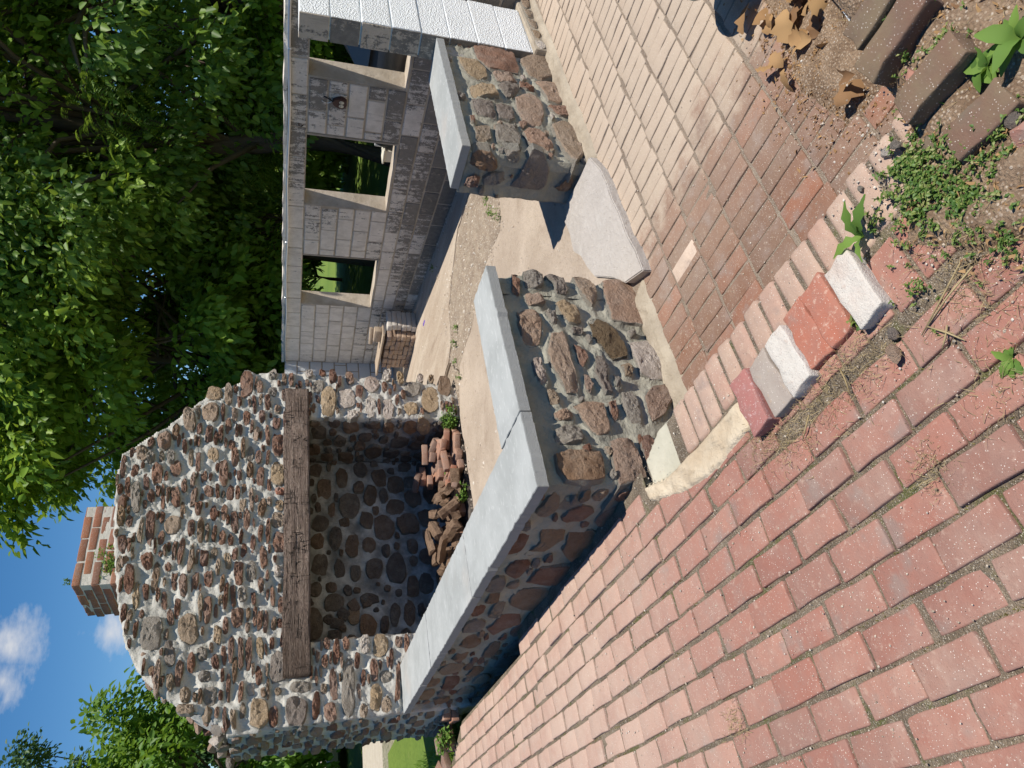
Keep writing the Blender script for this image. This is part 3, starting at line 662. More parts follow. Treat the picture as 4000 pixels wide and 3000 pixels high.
# one pale brick among the brown ones, and the mortar skirt along the foot of the walls
place('pale_brick', rough_box('pale_brick', .207, .0885, .06, 1, .002, 77, .006), M['brick_pale'], low, (.963, -.36, ZB - .0262), (0, 0, math.pi / 2))['label'] = 'pale sand coloured brick among brown ones'
lump('sandy_skirt', [(.14, .12), (1.16, .14), (1.20, -.03), (1.05, -.045), (.8, -.03), (.5, -.055), (.3, -.045), (.14, -.03)], ZB - .02, ZB + .016, M['sand'], low, amp=.010, edge=.06)
lump('sandy_skirt', [(2.15, .12), (4.4, .2), (4.4, .0), (3.8, -.02), (3.4, -.045), (3.0, -.03), (2.6, -.06), (2.2, -.05)], ZB - .02, ZB + .016, M['sand'], low, amp=.010, edge=.06)
# ---- floor inside the ruin
fl = tag(bpy.data.objects.new('concrete_floor', None), 'worn beige concrete floor inside the roofless room', kind='structure'); link(fl)
part('dirt_bed', mesh_np('dirt_bed', [(.3, .2, ZF - .03), (6.6, .2, ZF - .03), (6.6, 8, ZF - .03), (.3, 8, ZF - .03)], [(0, 1, 2, 3)]), M['gravel'], fl)
def slab_piece(name, poly, z, mt, bev=.012):
    Q = []; n = len(poly); r = random.Random(len(poly) * 3)
    for i in range(n):
        a, b = np.array(poly[i]), np.array(poly[(i + 1) % n]); k = max(1, int(np.linalg.norm(b - a) / .12))
        for t in range(k): Q.append(a + (b - a) * t / k + (np.array([r.gauss(0, .012), r.gauss(0, .012)]) if t else 0))
    return part(name, extrude_poly(Q, z - .10, z, name, bev), mt, fl)
slab_piece('near_slab', [(.35, .12), (2.25, .12), (4.35, .20), (3.72, 1.28), (3.28, 1.50), (3.36, 1.97), (3.22, 2.57), (3.18, 3.25), (2.75, 3.50), (.35, 3.52)], ZF, M['slab'])
slab_piece('far_slab', [(4.45, 1.2), (4.42, 2.05), (4.46, 2.54), (4.25, 2.94), (4.03, 3.28), (3.6, 3.42), (3.5, 3.62), (3.4, 7.2), (6.3, 7.2), (4.6, .9)], ZF + .004, M['slab_far'])
tag(slab_piece('threshold_stone', [(2.235, .30), (2.20, -.025), (2.0, -.085), (1.6, -.10), (1.15, -.115), (1.235, .06), (1.54, .32), (1.90, .46), (2.17, .455)], ZF + .022, M['slab_white'], .006))
lump('gravel_strip', [(3.72, 1.2), (3.27, 1.48), (3.33, 1.97), (3.18, 2.57), (3.14, 3.3), (3.5, 3.6), (3.6, 3.45), (4.05, 3.3), (4.28, 2.95), (4.48, 2.55), (4.44, 2.0), (4.5, 1.1)], ZF - .03, ZF + .006, M['gravel'], fl, .03, .02, .1)

# ================================================================== LOW STONE WALLS WITH BLUESTONE CAPS
k6 = .60277
C7 = crop(2000, 1000, k6); CS = crop(1500, 2000, k6); CR = crop(1600, 50, .48222)
wallL = empty('stone_wall', (.2, .2, ZB), 'L-shaped low fieldstone wall with long bluestone cap running to the fireplace', 'wall')
FL = mkframe((.045, .082, 0), (1, .043, 0), (0, 0, 1))
traced = [
 ('salmon', [(575,175),(640,168),(770,195),(815,240),(840,330),(885,470),(870,482),(760,460),(640,435),(600,330),(580,240)]),
 ('tan', [(385,150),(430,135),(490,175),(530,230),(535,300),(510,350),(470,320),(420,240)]),
 ('grey', [(60,130),(130,125),(190,150),(195,215),(150,235),(80,225),(65,180)]),
 ('dark', [(200,150),(290,140),(320,180),(350,250),(340,270),(275,272),(260,200)]),
 ('rust', [(-10,135),(35,140),(40,270),(30,280),(-10,250)]),
 ('salmon', [(75,265),(130,268),(180,300),(205,335),(170,345),(105,340),(78,310)]),
 ('ochre', [(272,325),(320,310),(390,335),(430,390),(440,450),(410,460),(360,455),(310,400)]),
 ('salmon', [(25,380),(90,365),(150,385),(182,430),(185,520),(170,590),(110,605),(70,575),(30,480)]),
 ('grey', [(200,390),(245,375),(285,430),(288,465),(250,455)]),
 ('salmon', [(245,520),(320,508),(345,600),(370,700),(420,850),(418,905),(350,915),(300,830),(240,730),(215,640)]),
 ('crystal', [(490,430),(545,410),(600,440),(680,530),(730,640),(735,680),(640,690),(590,640),(520,550)]),
 ('dark', [(370,495),(430,485),(462,510),(440,530),(385,525)]),
 ('rust', [(390,590),(430,590),(460,640),(480,690),(450,740),(420,700)]),
 ('pink', [(120,705),(165,695),(190,760),(215,830),(210,870),(180,850),(140,790)]),
 ('dark', [(530,620),(560,640),(575,700),(600,740),(600,800),(640,890),(635,920),(590,915),(560,850),(520,790),(530,720)]),
 ('salmon', [(455,790),(480,800),(515,860),(500,905),(470,880)]),
 ('grey', [(650,790),(680,820),(690,870),(665,880)]),
 ('tan', [(695,725),(735,720),(770,770),(760,800),(725,795)]),
 ('grey', [(735,510),(790,510),(800,525),(760,545)]),
 ('pink', [(750,580),(850,562),(940,575),(965,660),(1005,790),(985,815),(900,820),(820,790),(770,670)]),
 ('salmon', [(845,930),(900,860),(980,848),(1040,880),(1055,930),(1000,990),(985,1040),(900,1090),(870,1020)]),
 ('tan', [(215,890),(260,890),(300,940),(290,985),(240,980)]),
 ('salmon', [(260,1040),(330,1022),(390,1040),(375,1080),(300,1090),(265,1070)]),
 ('salmon', [(385,980),(500,968),(580,985),(610,1080),(628,1150),(560,1185),(510,1160),(450,1080)]),
 ('grey', [(265,1150),(350,1110),(420,1130),(455,1190),(440,1225),(330,1235),(270,1220)]),
 ('rust', [(610,975),(650,965),(680,1060),(660,1085),(625,1030)]),
 ('grey', [(700,900),(760,905),(800,950),(815,1030),(822,1100),(770,1105),(730,1040),(700,970)]),
]
corner = [
 ('umber', [(270,1300),(350,1275),(500,1272),(565,1290),(585,1350),(585,1470),(500,1490),(340,1480),(280,1400)]),
 ('salmon', [(620,1225),(680,1205),(760,1215),(800,1290),(820,1370),(865,1450),(690,1505),(640,1350)]),
 ('rust', [(815,1190),(880,1175),(940,1260),(1000,1340),(1048,1400),(1030,1440),(930,1480),(870,1420),(830,1290)]),
]
def face_mask(u0, u1, v0, v1): return lambda U, V: (U > u0) & (U < u1) & (V > v0) & (V < v1)
def do_face(fr, parent, specs, cropf, ext, mats_fill, tries, fillsize, mort, hr=(.03, .05), n=26, mres=.014, seed=1, extra=(), amp=.008, rise=.55, mg=.008, wid=.018, mask=None, rough=1., nfill=14, base=0.):
    r = random.Random(seed); all_ = []
    pk = Packer(*ext, mask)
    for mt, pl in specs:
        P = [to_face(fr, *cropf(a, b)) for a, b in pl]; h = r.uniform(*hr); all_.append((P, h, mt, n)); pk.add(P, mg)
    for P, h, mt in extra: all_.append((P, h, mt, n)); pk.add(P, mg)
    if tries:
        for P, mt in pk.fill(tries, fillsize, r, mg): all_.append((P, r.uniform(*hr) * .85, mt, nfill))
    for P, h, mt, nn in all_:
        stone(fr, P, h, M[mt], parent, n=nn, rough=rough)
    mortar(fr, parent, ext[0], ext[1], ext[2], ext[3], mres, mask, [(P, h) for P, h, _, _ in all_], M[mort], rise, wid, amp, base)
    return all_
SM = ('rust', 'salmon', 'grey', 'tan', 'grey')
def fs_small(r, f): return (r.uniform(.018, .035) * (1.2 - f * .6), r.uniform(.014, .026) * (1.2 - f * .6), r.choice(SM))
do_face(FL, wallL, traced, C7, (.0, 1.235, ZB - .05, .40), SM, 40, fs_small, 'mortar_wall', (.034, .052), 44, .010, 11, rise=.55, amp=.013, wid=.014)
# corner stones reach round the corner
for mt, pl in corner:
    P = [to_face(FL, *C7(a, b)) for a, b in pl]; P = [(max(u, -.035), v) for u, v in P]
    stone(FL, P, .042, M[mt], wallL, n=48, back=.20)
# side face towards the patio
FS = mkframe((.052, 0, 0), (0, -1, 0), (0, 0, 1))
side = [
 ('umber', [(1075,65),(1185,75),(1160,130),(1060,200),(960,270),(905,265),(1000,170),(1010,100)]),
 ('umber', [(1200,110),(1360,95),(1400,140),(1330,220),(1200,280),(1140,230)]),
 ('rust', [(1000,335),(1210,315),(1200,380),(1100,455),(905,450)]),
 ('umber', [(820,530),(900,485),(1070,480),(1060,560),(960,630),(860,610),(800,580)]),
 ('umber', [(650,570),(690,515),(750,510),(740,550),(690,590)]),
 ('rust', [(660,740),(760,650),(880,640),(885,690),(700,770)]),
 ('umber', [(480,860),(520,790),(600,785),(630,820),(560,870)]),
 ('umber', [(420,945),(470,895),(550,890),(510,930)]),
 ('rust', [(365,1120),(400,1050),(490,1045),(480,1090),(420,1140)]),
]
UM = ('umber', 'umber', 'rust', 'rust', 'tan', 'dark')
def fs_side(r, f): s = 1.25 - f * .95; return (r.uniform(.07, .15) * s, r.uniform(.035, .075) * s, r.choice(UM))
do_face(FS, wallL, side, CS, (-3.56, -.10, -.30, .40), UM, 2600, fs_side, 'mortar_wall', (.025, .042), 22, .02, 12)
# outer core of the wall
def core(parent, x0, x1, y0, y1, z0, z1, mt='render_core', name='core'): return part(name, bm_mesh((lambda b: (box_bm(b, x0, x1, y0, y1, z0, z1), b)[1])(bmesh.new()), name), M[mt], parent)
core(wallL, .065, .33, .12, 3.58, ZB - .1, .397); core(wallL, .334, 1.22, .15, .30, ZB - .1, .397)
FE = mkframe((1.225, 0, 0), (0, 1, 0), (0, 0, 1))
def fs_end(r, f): s = 1.2 - f * .8; return (r.uniform(.04, .08) * s, r.uniform(.035, .06) * s, r.choice(('grey', 'umber', 'rust')))
do_face(FE, wallL, [], C7, (.12, .31, ZB, .40), SM, 500, fs_end, 'mortar_wall', (.02, .03), 16, .02, 13)
FI = mkframe((.335, 0, 0), (0, 1, 0), (0, 0, 1)); do_face(FI, wallL, [], C7, (.31, 3.5, ZB, .40), SM, 900, fs_side, 'mortar_wall', (.02, .03), 16, .03, 14)
def capstone(poly, parent, z1=ZCAP, t=.05, seed=0):
    Q = []; n = len(poly); r = random.Random(seed)
    for i in range(n):
        a, b = np.array(poly[i]), np.array(poly[(i + 1) % n]); k = max(1, int(np.linalg.norm(b - a) / .022))
        for q in range(k): Q.append(a + (b - a) * q / k + (np.array([r.gauss(0, .0020), r.gauss(0, .0020)]) * (1 if r.random() < .9 else 2.5) if q else 0))
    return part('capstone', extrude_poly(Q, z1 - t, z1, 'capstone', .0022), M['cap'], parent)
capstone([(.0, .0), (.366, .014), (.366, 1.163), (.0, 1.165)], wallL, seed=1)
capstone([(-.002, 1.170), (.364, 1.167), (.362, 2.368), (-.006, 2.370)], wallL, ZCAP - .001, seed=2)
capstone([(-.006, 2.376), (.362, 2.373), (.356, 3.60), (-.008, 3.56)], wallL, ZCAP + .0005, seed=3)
capstone([(.371, .016), (1.282, .056), (1.293, .330), (.371, .325)], wallL, ZCAP + .001, seed=4)
# ---- right wall
wallR = empty('stone_wall', (2.9, .2, ZB), 'short fieldstone wall with bluestone cap beside the white block pier', 'wall')
FR = mkframe((2.265, .088, 0), (1, .044, 0), (0, 0, 1))
rt = [
 ('ochre', [(385,360),(480,385),(545,400),(615,490),(625,545),(550,572),(470,540),(410,460)]),
 ('rust', [(500,290),(640,285),(790,310),(830,370),(875,470),(880,515),(760,510),(640,480),(540,400)]),
 ('tan', [(875,410),(1000,345),(1080,385),(1150,390),(1170,470),(1180,500),(1160,560),(1060,570),(960,540),(930,480)]),
 ('salmon', [(660,520),(720,508),(800,515),(840,560),(865,600),(800,600),(700,575)]),
 ('pink', [(890,540),(920,525),(940,570),(905,580)]),
 ('dark', [(705,600),(760,595),(870,630),(880,660),(820,720),(780,715),(740,670)]),
 ('ochre', [(475,640),(540,615),(660,615),(700,680),(720,720),(600,715),(500,710)]),
 ('rust', [(875,600),(930,595),(1000,640),(1010,675),(940,660),(890,640)]),
 ('salmon', [(1000,580),(1080,562),(1190,600),(1240,670),(1280,760),(1200,770),(1110,745),(1090,690)]),
 ('dark', [(490,740),(570,735),(660,745),(690,830),(690,880),(620,875),(540,850),(500,790)]),
 ('dark', [(690,770),(750,755),(820,765),(845,890),(800,900),(720,880)]),
 ('salmon', [(845,720),(900,690),(960,685),(1020,715),(1070,780),(1080,850),(1055,940),(1000,950),(930,920),(860,830)]),
 ('rust', [(1110,785),(1180,780),(1280,810),(1325,880),(1210,870),(1140,820)]),
 ('tan', [(520,940),(580,925),(640,960),(655,1050),(600,1070),(535,1060)]),
 ('pink', [(1120,860),(1150,855),(1165,890),(1140,905)]), ('rust', [(875,910),(930,905),(945,945),(895,955)]),
 ('rust', [(360,240),(400,240),(415,290),(385,295)]), ('rust', [(435,230),(460,245),(490,300),(470,310)]),
 ('rust', [(480,860),(510,880),(520,940),(490,930)]),
]
rtc = [
 ('tan', [(1140,940),(1220,900),(1310,910),(1370,970),(1420,1060),(1440,1140),(1400,1190),(1330,1250),(1260,1180),(1200,1080)]),
 ('grey', [(680,940),(730,918),(820,925),(855,990),(890,1060),(880,1110),(760,1090),(700,1060)]),
 ('salmon', [(905,1000),(950,975),(1040,985),(1100,1030),(1160,1100),(1150,1170),(1060,1120),(960,1090)]),
]
do_face(FR, wallR, rt, CR, (-.0, 1.30, ZB - .05, .40), SM, 60, fs_small, 'mortar_wall', (.034, .052), 44, .011, 21, rise=.55, amp=.013, wid=.014)
for mt, pl in rtc:
    P = [to_face(FR, *CR(a, b)) for a, b in pl]; stone(FR, [(max(u, -.03), v) for u, v in P], .044, M[mt], wallR, n=44, back=.12)
FRE = mkframe((2.285, 0, 0), (0, -1, 0), (0, 0, 1))
rend = [
 ('umber', [(500,1110),(540,1085),(650,1100),(700,1160),(710,1240),(600,1250),(480,1210)]),
 ('dark', [(810,1390),(870,1300),(940,1170),(1000,1090),(1090,1130),(1130,1250),(1100,1370),(1050,1420)]),
 ('grey', [(590,1310),(660,1275),(765,1270),(770,1340),(690,1370),(590,1375)]),
 ('rust', [(460,1310),(520,1285),(570,1300),(540,1370),(430,1390)]),
 ('umber', [(1170,1400),(1260,1330),(1310,1270),(1320,1350),(1290,1420),(1200,1430)]),
 ('grey', [(760,1090),(890,1095),(890,1160),(860,1190),(790,1170)]),
]
do_face(FRE, wallR, rend, CR, (-.40, -.10, ZB - .03, .40), SM, 20, fs_small, 'mortar_wall', (.034, .05), 40, .014, 22, rise=.5, amp=.012)
core(wallR, 2.30, 3.545, .14, .38, ZB - .1, .397)
FRB = mkframe((0, .385, 0), (-1, 0, 0), (0, 0, 1)); do_face(FRB, wallR, [], CR, (-3.5, -2.29, ZB, .40), SM, 400, fs_side, 'mortar_wall', (.02, .03), 16, .03, 23)
capstone([(2.245, .040), (3.545, .098), (3.545, .415), (2.275, .371)], wallR, seed=5)

# ================================================================== BLOCK WALLS
def block_wall(parent, o, t, nin, s0, s1, zl, holes, mt, th=.2, seed=1, bl=.405, gap=.019, names='block', back=False):
    """courses of blocks between the z-lines zl(k, s); holes are (s0, s1, k0, k1) in course numbers"""
    r = random.Random(seed); o = np.array(o, float); t = np.array(t, float); nin = np.array(nin, float); ncourse = zl.n
    def P(s, d, z): q = o + t * s + nin * d; return (q[0], q[1], z)
    for k in range(ncourse):
        ivs = [(s0, s1)]
        for h in holes:
            if h[2] <= k < h[3]: ivs = [iv for a, b in ivs for iv in ((a, min(b, h[0])), (max(a, h[1]), b)) if iv[1] - iv[0] > .03]
        for a, b in ivs:
            ph = (k % 2) * .5 * bl + r.uniform(-.05, .05); s = math.floor((a - ph) / bl) * bl + ph
            while s < b:
                x0, x1 = max(s, a) + gap / 2, min(s + bl, b) - gap / 2; s += bl
                if x1 - x0 < .035: continue
                d = r.uniform(-.002, .005); g2 = gap / 2
                pts = [P(x0, -th + .01, zl(k, x0) + g2), P(x1, -th + .01, zl(k, x1) + g2), P(x1, d, zl(k, x1) + g2), P(x0, d, zl(k, x0) + g2),
                       P(x0, -th + .01, zl(k + 1, x0) - g2), P(x1, -th + .01, zl(k + 1, x1) - g2), P(x1, d, zl(k + 1, x1) - g2), P(x0, d, zl(k + 1, x0) - g2)]
                part(names, hexa(pts, .005, names, 1, .0015, r.random()), M[mt] if isinstance(mt, str) else M[mt(k, r)], parent)
    # joint mortar: a thinner wall set back from the block faces
    bm = bmesh.new(); jb = sorted({s0, s1, *[h[0] for h in holes], *[h[1] for h in holes]}); jb = [x for x in jb if s0 <= x <= s1]
    for a, b in zip(jb[:-1], jb[1:]):
        runs = []; k = 0; mid = (a + b) / 2
        hs = [h for h in holes if h[0] < mid < h[1]]; ks = [0] + sorted({q for h in hs for q in (h[2], h[3])}) + [ncourse]
        for k0, k1 in zip(ks[:-1], ks[1:]):
            if k1 <= k0 or any(h[2] <= k0 < h[3] for h in hs): continue
            v = [bm.verts.new(P(s_, d_, zl(k_, s_))) for (s_, d_, k_) in ((a, -th + .014, k0), (b, -th + .014, k0), (b, -.006, k0), (a, -.006, k0), (a, -th + .014, k1), (b, -th + .014, k1), (b, -.006, k1), (a, -.006, k1))]
            for f in ((3, 2, 1, 0), (4, 5, 6, 7), (0, 1, 5, 4), (1, 2, 6, 5), (2, 3, 7, 6), (3, 0, 4, 7)): bm.faces.new([v[i] for i in f])
    part('joint_mortar', bm_mesh(bm, 'joint_mortar'), M['block_joint'], parent)
TH = R(75.5); WT = np.array([math.cos(TH), math.sin(TH), 0]); WN = np.array([-math.sin(TH), math.cos(TH), 0]); WO = np.array([4.845, 2.274, 0])
class ZL:
    n = 10
    def __call__(s, k, q):
        base = -.34; sill = .372 - .043 * (q + .3); lint = 1.232 - .018 * (q + .3); top = 1.408 - .008 * (q + .3)
        pts = [base + (sill - base) * i / 4 for i in range(4)] + [sill + (lint - sill) * i / 5 for i in range(5)] + [lint, top]
        return pts[k]
zlw = ZL()
winw = empty('block_wall', tuple(WO + np.array([0, 0, -.34])), 'long roofless concrete block wall with three empty windows', 'wall')
WINS = [(-2.02, -1.19, 4, 9), (-.51, .60, 4, 9), (1.57, 2.81, 4, 9)]
def wmt(k, r): return 'block_dark' if (k < 2 and r.random() < .6) else 'block'
block_wall(winw, WO, WT, WN, -2.35, 4.72, zlw, WINS, wmt, seed=31)
def WP(s, d, z): q = WO + WT * s + WN * d; return (q[0], q[1], z)
# coping strip on top and the bright conduit that runs along it
def strip_box(name, s0, s1, d0, d1, zf0, zf1, mt, parent, n=14, jit=.004, seed=0):
    r = random.Random(seed); V, F = [], []
    for i in range(n + 1):
        s = s0 + (s1 - s0) * i / n
        V += [WP(s, d0 + r.gauss(0, jit), zf0(s)), WP(s, d1, zf0(s)), WP(s, d1, zf1(s) + r.gauss(0, jit)), WP(s, d0 + r.gauss(0, jit), zf1(s) + r.gauss(0, jit))]
    for i in range(n):
        for k in range(4): a, b = i * 4 + k, i * 4 + (k + 1) % 4; F.append((a, b, b + 4, a + 4))
    F += [(3, 2, 1, 0), (n * 4, n * 4 + 1, n * 4 + 2, n * 4 + 3)]
    return part(name, mesh_np(name, V, F), mt, parent)
topz = lambda s: zlw(10, s)
strip_box('coping', -2.35, 4.72, .012, -.21, lambda s: topz(s) + .002, lambda s: topz(s) + .034, M['block'], winw, 60, .004)
pipe = empty('conduit_pipe', WP(0, .02, 1.40), 'bright galvanised pipe running along the top of the block wall', 'pipe')
path = [WP(s, .030 + .006 * math.sin(s * 2.1), topz(s) - .012 + .006 * math.sin(s * 3.3 + 1)) for s in np.linspace(-2.35, 4.70, 50)]
V, F = tube_np(path, [.0135] * len(path), 8); part('tube', mesh_np('tube', V, F, True), M['pipe'], pipe)
for s in (-1.5, .1, 1.3, 2.6, 3.9):
    q = [WP(s, .028, topz(s) - .012), WP(s + .02, .028, topz(s) - .012)]; V, F = tube_np(q, [.018, .018], 8); part('coupling', mesh_np('coupling', V, F, True), M['pipe'], pipe)
# window reveals: sill and jamb render, as thin linings inside each opening
for k_, (a, b, c0, c1) in enumerate(WINS):
    for nm, s0_, s1_, z0_, z1_ in (('window_sill', a, b, lambda s: zlw(4, s) + .001, lambda s: zlw(4, s) + .022), ('window_jamb', b - .022, b - .001, lambda s: zlw(4, s) + .022, lambda s: zlw(9, s) - .002), ('window_jamb', a + .001, a + .022, lambda s: zlw(4, s) + .022, lambda s: zlw(9, s) - .002)):
        strip_box(nm, s0_, s1_, .004, -.195, z0_, z1_, M['block_joint'], winw, 6, .0015, k_)
# far end wall, sunlit and white, behind the fireplace
ew = empty('block_wall', (5.5, 7.0, -.34), 'sunlit white end wall glimpsed behind the fireplace', 'wall')
class ZE:
    n = 9
    def __call__(s, k, q): return -.34 + 1.70 * k / 9
WE = WP(4.72, 0, 0)
block_wall(ew, (WE[0], WE[1] + .0, 0), (-1, 0, 0), (0, -1, 0), -.2, 4.6, ZE(), [], 'white', seed=33)
# white pier at the right
pier = empty('block_pier', (3.85, .18, ZB), 'white painted block pier with raw grey end beside the short stone wall', 'pier')
rp = random.Random(5)
class ZP: n = 8
zz = [-.25 + (1.36 + .25) * i / 8 for i in range(9)]
for i in range(8):
    z0, z1 = zz[i] + .004, zz[i + 1] - .004; x1 = 4.16 + rp.uniform(-.006, .006); d = rp.uniform(-.003, .003)
    pts = boxpts(3.556, x1, .085 + d, .255, z0, z1); part('block', hexa(pts, .006, 'block', 2, .003, i), M['white'], pier)
    pts = boxpts(3.548 + rp.uniform(-.003, .003), 3.5545, .089, .262, z0 + .002, z1 - .002); part('raw_end', hexa(pts, .002, 'raw_end', 1, .001, i), M['block_dark'], pier)
core(pier, 3.562, 4.14, .092, .25, -.34, 1.352, 'white', 'joint_mortar')
part('plinth', hexa(boxpts(3.55, 4.32, .06, .3, ZB - .05, -.253), .02, 'plinth', 2, .012, 4), M['sand'], pier)
for i in range(5): stone(mkframe((3.62 + i * .15, .062, -.31), (1, 0, 0), (0, 0, 1)), blob(0, 0, .07, .036, i), .02, M[rp.choice(('tan', 'ochre', 'pink'))], pier, n=14)
# wall beyond the doorway next to the pier, in line with it
pier2 = empty('block_wall', (5.4, .2, ZB), 'shaded block wall beyond the dark doorway at the right edge', 'wall')
class ZQ:
    n = 9
    def __call__(s, k, q): return -.36 + 1.72 * k / 9
block_wall(pier2, (4.98, .09, 0), (1, 0, 0), (0, -1, 0), 0, 2.4, ZQ(), [], 'white', seed=41)
# ================================================================== FIREPLACE
YF = 3.56
fp = empty('stone_fireplace', (1.55, 4.1, ZF), 'large outdoor fieldstone fireplace with timber mantel and brick chimney stub', 'fireplace')
OX0, OX1, OZ = .61, 2.75, 1.14
OUT = [(.0, ZF - .05), (.0, .45), (-.005, 1.42), (-.02, 1.72), (.06, 1.76), (.13, 1.87), (.22, 2.05), (.344, 2.226), (.50, 2.36), (.68, 2.455), (.90, 2.53), (1.23, 2.60), (1.55, 2.66), (1.83, 2.69), (2.12, 2.715), (2.35, 2.70), (2.47, 2.58), (2.60, 2.42), (2.80, 2.24), (3.0, 2.05), (3.10, 1.93), (3.13, 1.80), (3.27, 1.76), (3.285, 1.35), (3.27, .9), (3.23, .3), (3.16, ZF - .05)]
def fmask(U, V):
    W_ = .012 * (fbm(U * 22 + 5, V * 22, 2) - .4)
    m_ = inside(OUT, U + W_, V + W_); m_ &= ~((U > OX0) & (U < OX1) & (V < OZ + .03)); m_ &= ~((U > .36) & (U < 3.02) & (V > OZ + .01) & (V < 1.335)); return m_
FF = mkframe((0, YF + .03, 0), (1, 0, 0), (0, 0, 1))
CA, CB, CC, CD = crop(0, 1000, k6), crop(0, 2000, k6), crop(700, 2000, k6), crop(1000, 1000, k6)
E_ = []
def add(cf, L):
    for (cx, cy, hx, hy, mt) in L: E_.append((cf, cx, cy, hx, hy, mt))
add(CB, [(1120,95,50,55,'tan'),(975,110,28,115,'rust'),(795,210,25,55,'rust'),(840,440,30,100,'rust'),(955,320,35,60,'rust'),(880,540,22,100,'ochre'),(980,790,68,105,'grey'),(1220,770,60,95,'tan'),(1100,920,35,80,'dark'),(1410,800,24,78,'ochre'),(1190,490,25,78,'rust'),(1345,640,25,88,'rust'),(1310,925,30,48,'grey'),(1240,985,24,60,'rust'),(1330,1070,38,36,'grey'),(1020,1080,18,118,'salmon'),(1105,1110,22,60,'tan'),(1200,1190,35,48,'tan'),(1360,1200,42,55,'grey'),(1200,1285,52,32,'tan'),(1475,310,22,60,'ochre'),(1240,110,22,60,'rust'),(1105,690,22,50,'rust'),(1545,420,28,70,'rust'),(1350,440,24,62,'rust'),(1450,920,16,75,'rust'),(1560,910,16,110,'rust'),(1395,980,22,48,'rust'),(1480,1150,12,90,'rust'),(1510,1340,18,70,'tan'),(1530,700,32,60,'rust'),(1580,260,18,50,'rust'),(1130,450,18,60,'rust'),(1065,590,18,60,'rust'),(1090,360,20,30,'rust'),(1520,70,22,70,'rust'),(1600,60,20,70,'rust')])
add(CC, [(640,60,40,50,'tan'),(650,210,38,66,'rust'),(545,300,22,75,'rust'),(465,395,28,70,'grey'),(650,395,32,34,'pink'),(385,390,28,58,'rust'),(410,545,26,48,'grey'),(522,880,22,72,'ochre'),(385,690,28,66,'rust'),(560,720,15,72,'rust'),(640,1010,52,100,'dark'),(515,1065,20,58,'rust'),(465,1155,24,38,'pink'),(515,1310,56,92,'ochre'),(762,1300,66,92,'dark'),(790,1142,62,32,'grey'),(885,1270,24,98,'rust'),(980,1310,38,62,'rust'),(1095,1150,42,180,'grey'),(1190,1080,14,60,'rust'),(1270,1210,34,85,'ochre'),(1338,1070,36,40,'grey'),(1300,870,44,72,'ochre'),(1200,870,30,60,'pink'),(1340,1255,28,52,'tan'),(1195,1290,24,42,'tan'),(1412,1130,14,150,'rust'),(942,970,18,46,'rust'),(1015,910,20,84,'rust'),(610,1330,28,66,'rust'),(640,1165,20,24,'tan'),(1420,840,22,40,'rust'),(1470,860,16,60,'rust'),(530,480,18,50,'rust'),(660,600,20,66,'rust'),(480,560,14,50,'rust'),(1080,860,22,40,'rust'),(955,860,20,36,'rust'),(650,725,16,30,'rust'),(600,860,14,44,'rust'),(935,1150,18,36,'tan')])
add(CD, [(470,960,45,92,'ochre'),(585,935,48,58,'pink'),(400,855,33,44,'grey'),(345,775,22,26,'pink'),(430,770,20,20,'rust'),(495,795,23,38,'rust'),(605,800,23,42,'rust'),(748,840,44,46,'pink'),(668,890,22,50,'rust'),(845,785,27,34,'pink'),(740,985,34,70,'pink'),(855,1000,34,62,'pink'),(1015,870,46,46,'grey'),(1130,935,52,82,'ochre'),(1000,995,42,40,'ochre'),(930,800,19,42,'ochre'),(1062,800,18,28,'pink'),(1130,805,17,28,'ochre'),(1215,850,40,70,'umber'),(910,940,12,36,'rust'),(865,885,11,20,'rust'),(625,1040,38,22,'pink'),(140,1420,42,76,'ochre'),(155,1530,32,23,'brick_orange'),(140,1235,38,70,'rust'),(75,1180,14,70,'rust'),(130,1090,24,42,'rust'),(40,1060,19,42,'rust'),(140,1000,19,28,'salmon'),(152,1620,24,34,'ochre'),(75,960,18,55,'rust'),(110,775,23,32,'grey'),(105,890,28,28,'grey'),(182,812,14,36,'umber'),(25,860,19,42,'rust'),(350,930,11,40,'rust')])
add(CA, [(1390,900,46,46,'ochre'),(1365,1025,48,56,'tan'),(1480,910,24,66,'tan'),(1228,1070,36,74,'tan'),(1070,1210,43,60,'salmon'),(1600,840,40,84,'rust'),(925,1290,36,46,'tan'),(978,1320,23,42,'grey'),(1110,1310,23,46,'grey'),(1200,1250,14,42,'rust'),(1240,1310,14,60,'tan'),(1382,1300,33,46,'ochre'),(1140,1380,33,55,'rust'),(1022,1420,33,64,'rust'),(1285,1340,14,95,'rust'),(832,1520,18,76,'rust'),(880,1565,28,100,'grey'),(950,1470,18,56,'rust'),(1450,1420,26,84,'rust'),(1525,1320,23,55,'rust'),(985,1570,23,36,'rust'),(1140,1570,28,74,'rust'),(1355,1530,28,36,'rust'),(1195,1500,18,46,'rust'),(1480,1110,19,46,'rust'),(1520,1035,17,50,'salmon'),(1552,950,14,36,'rust'),(1432,1160,13,52,'rust'),(1620,1290,22,54,'grey')])
rf = random.Random(77); FSPEC = []
pkf = Packer(-.03, 3.30, ZF, 2.73, fmask, .008)
for i, (cf, cx, cy, hx, hy, mt) in enumerate(E_):
    P = [to_face(FF, *cf(a, b)) for a, b in blob(cx, cy, hx * 1.14, hy * 1.12, i * 3.1, 11, 3.2)]
    pkf.add(P, .004); FSPEC.append((P, mt))
FM = ('rust',) * 10 + ('salmon', 'tan', 'umber', 'umber')
def fs_fp(r, f):
    s = 1.2 - .65 * f; return (r.uniform(.055, .14) * s, r.uniform(.014, .030) * s, r.choice(FM))
for P, mt in pkf.fill(14000, fs_fp, rf, .003): FSPEC.append((P, mt))
hs = []
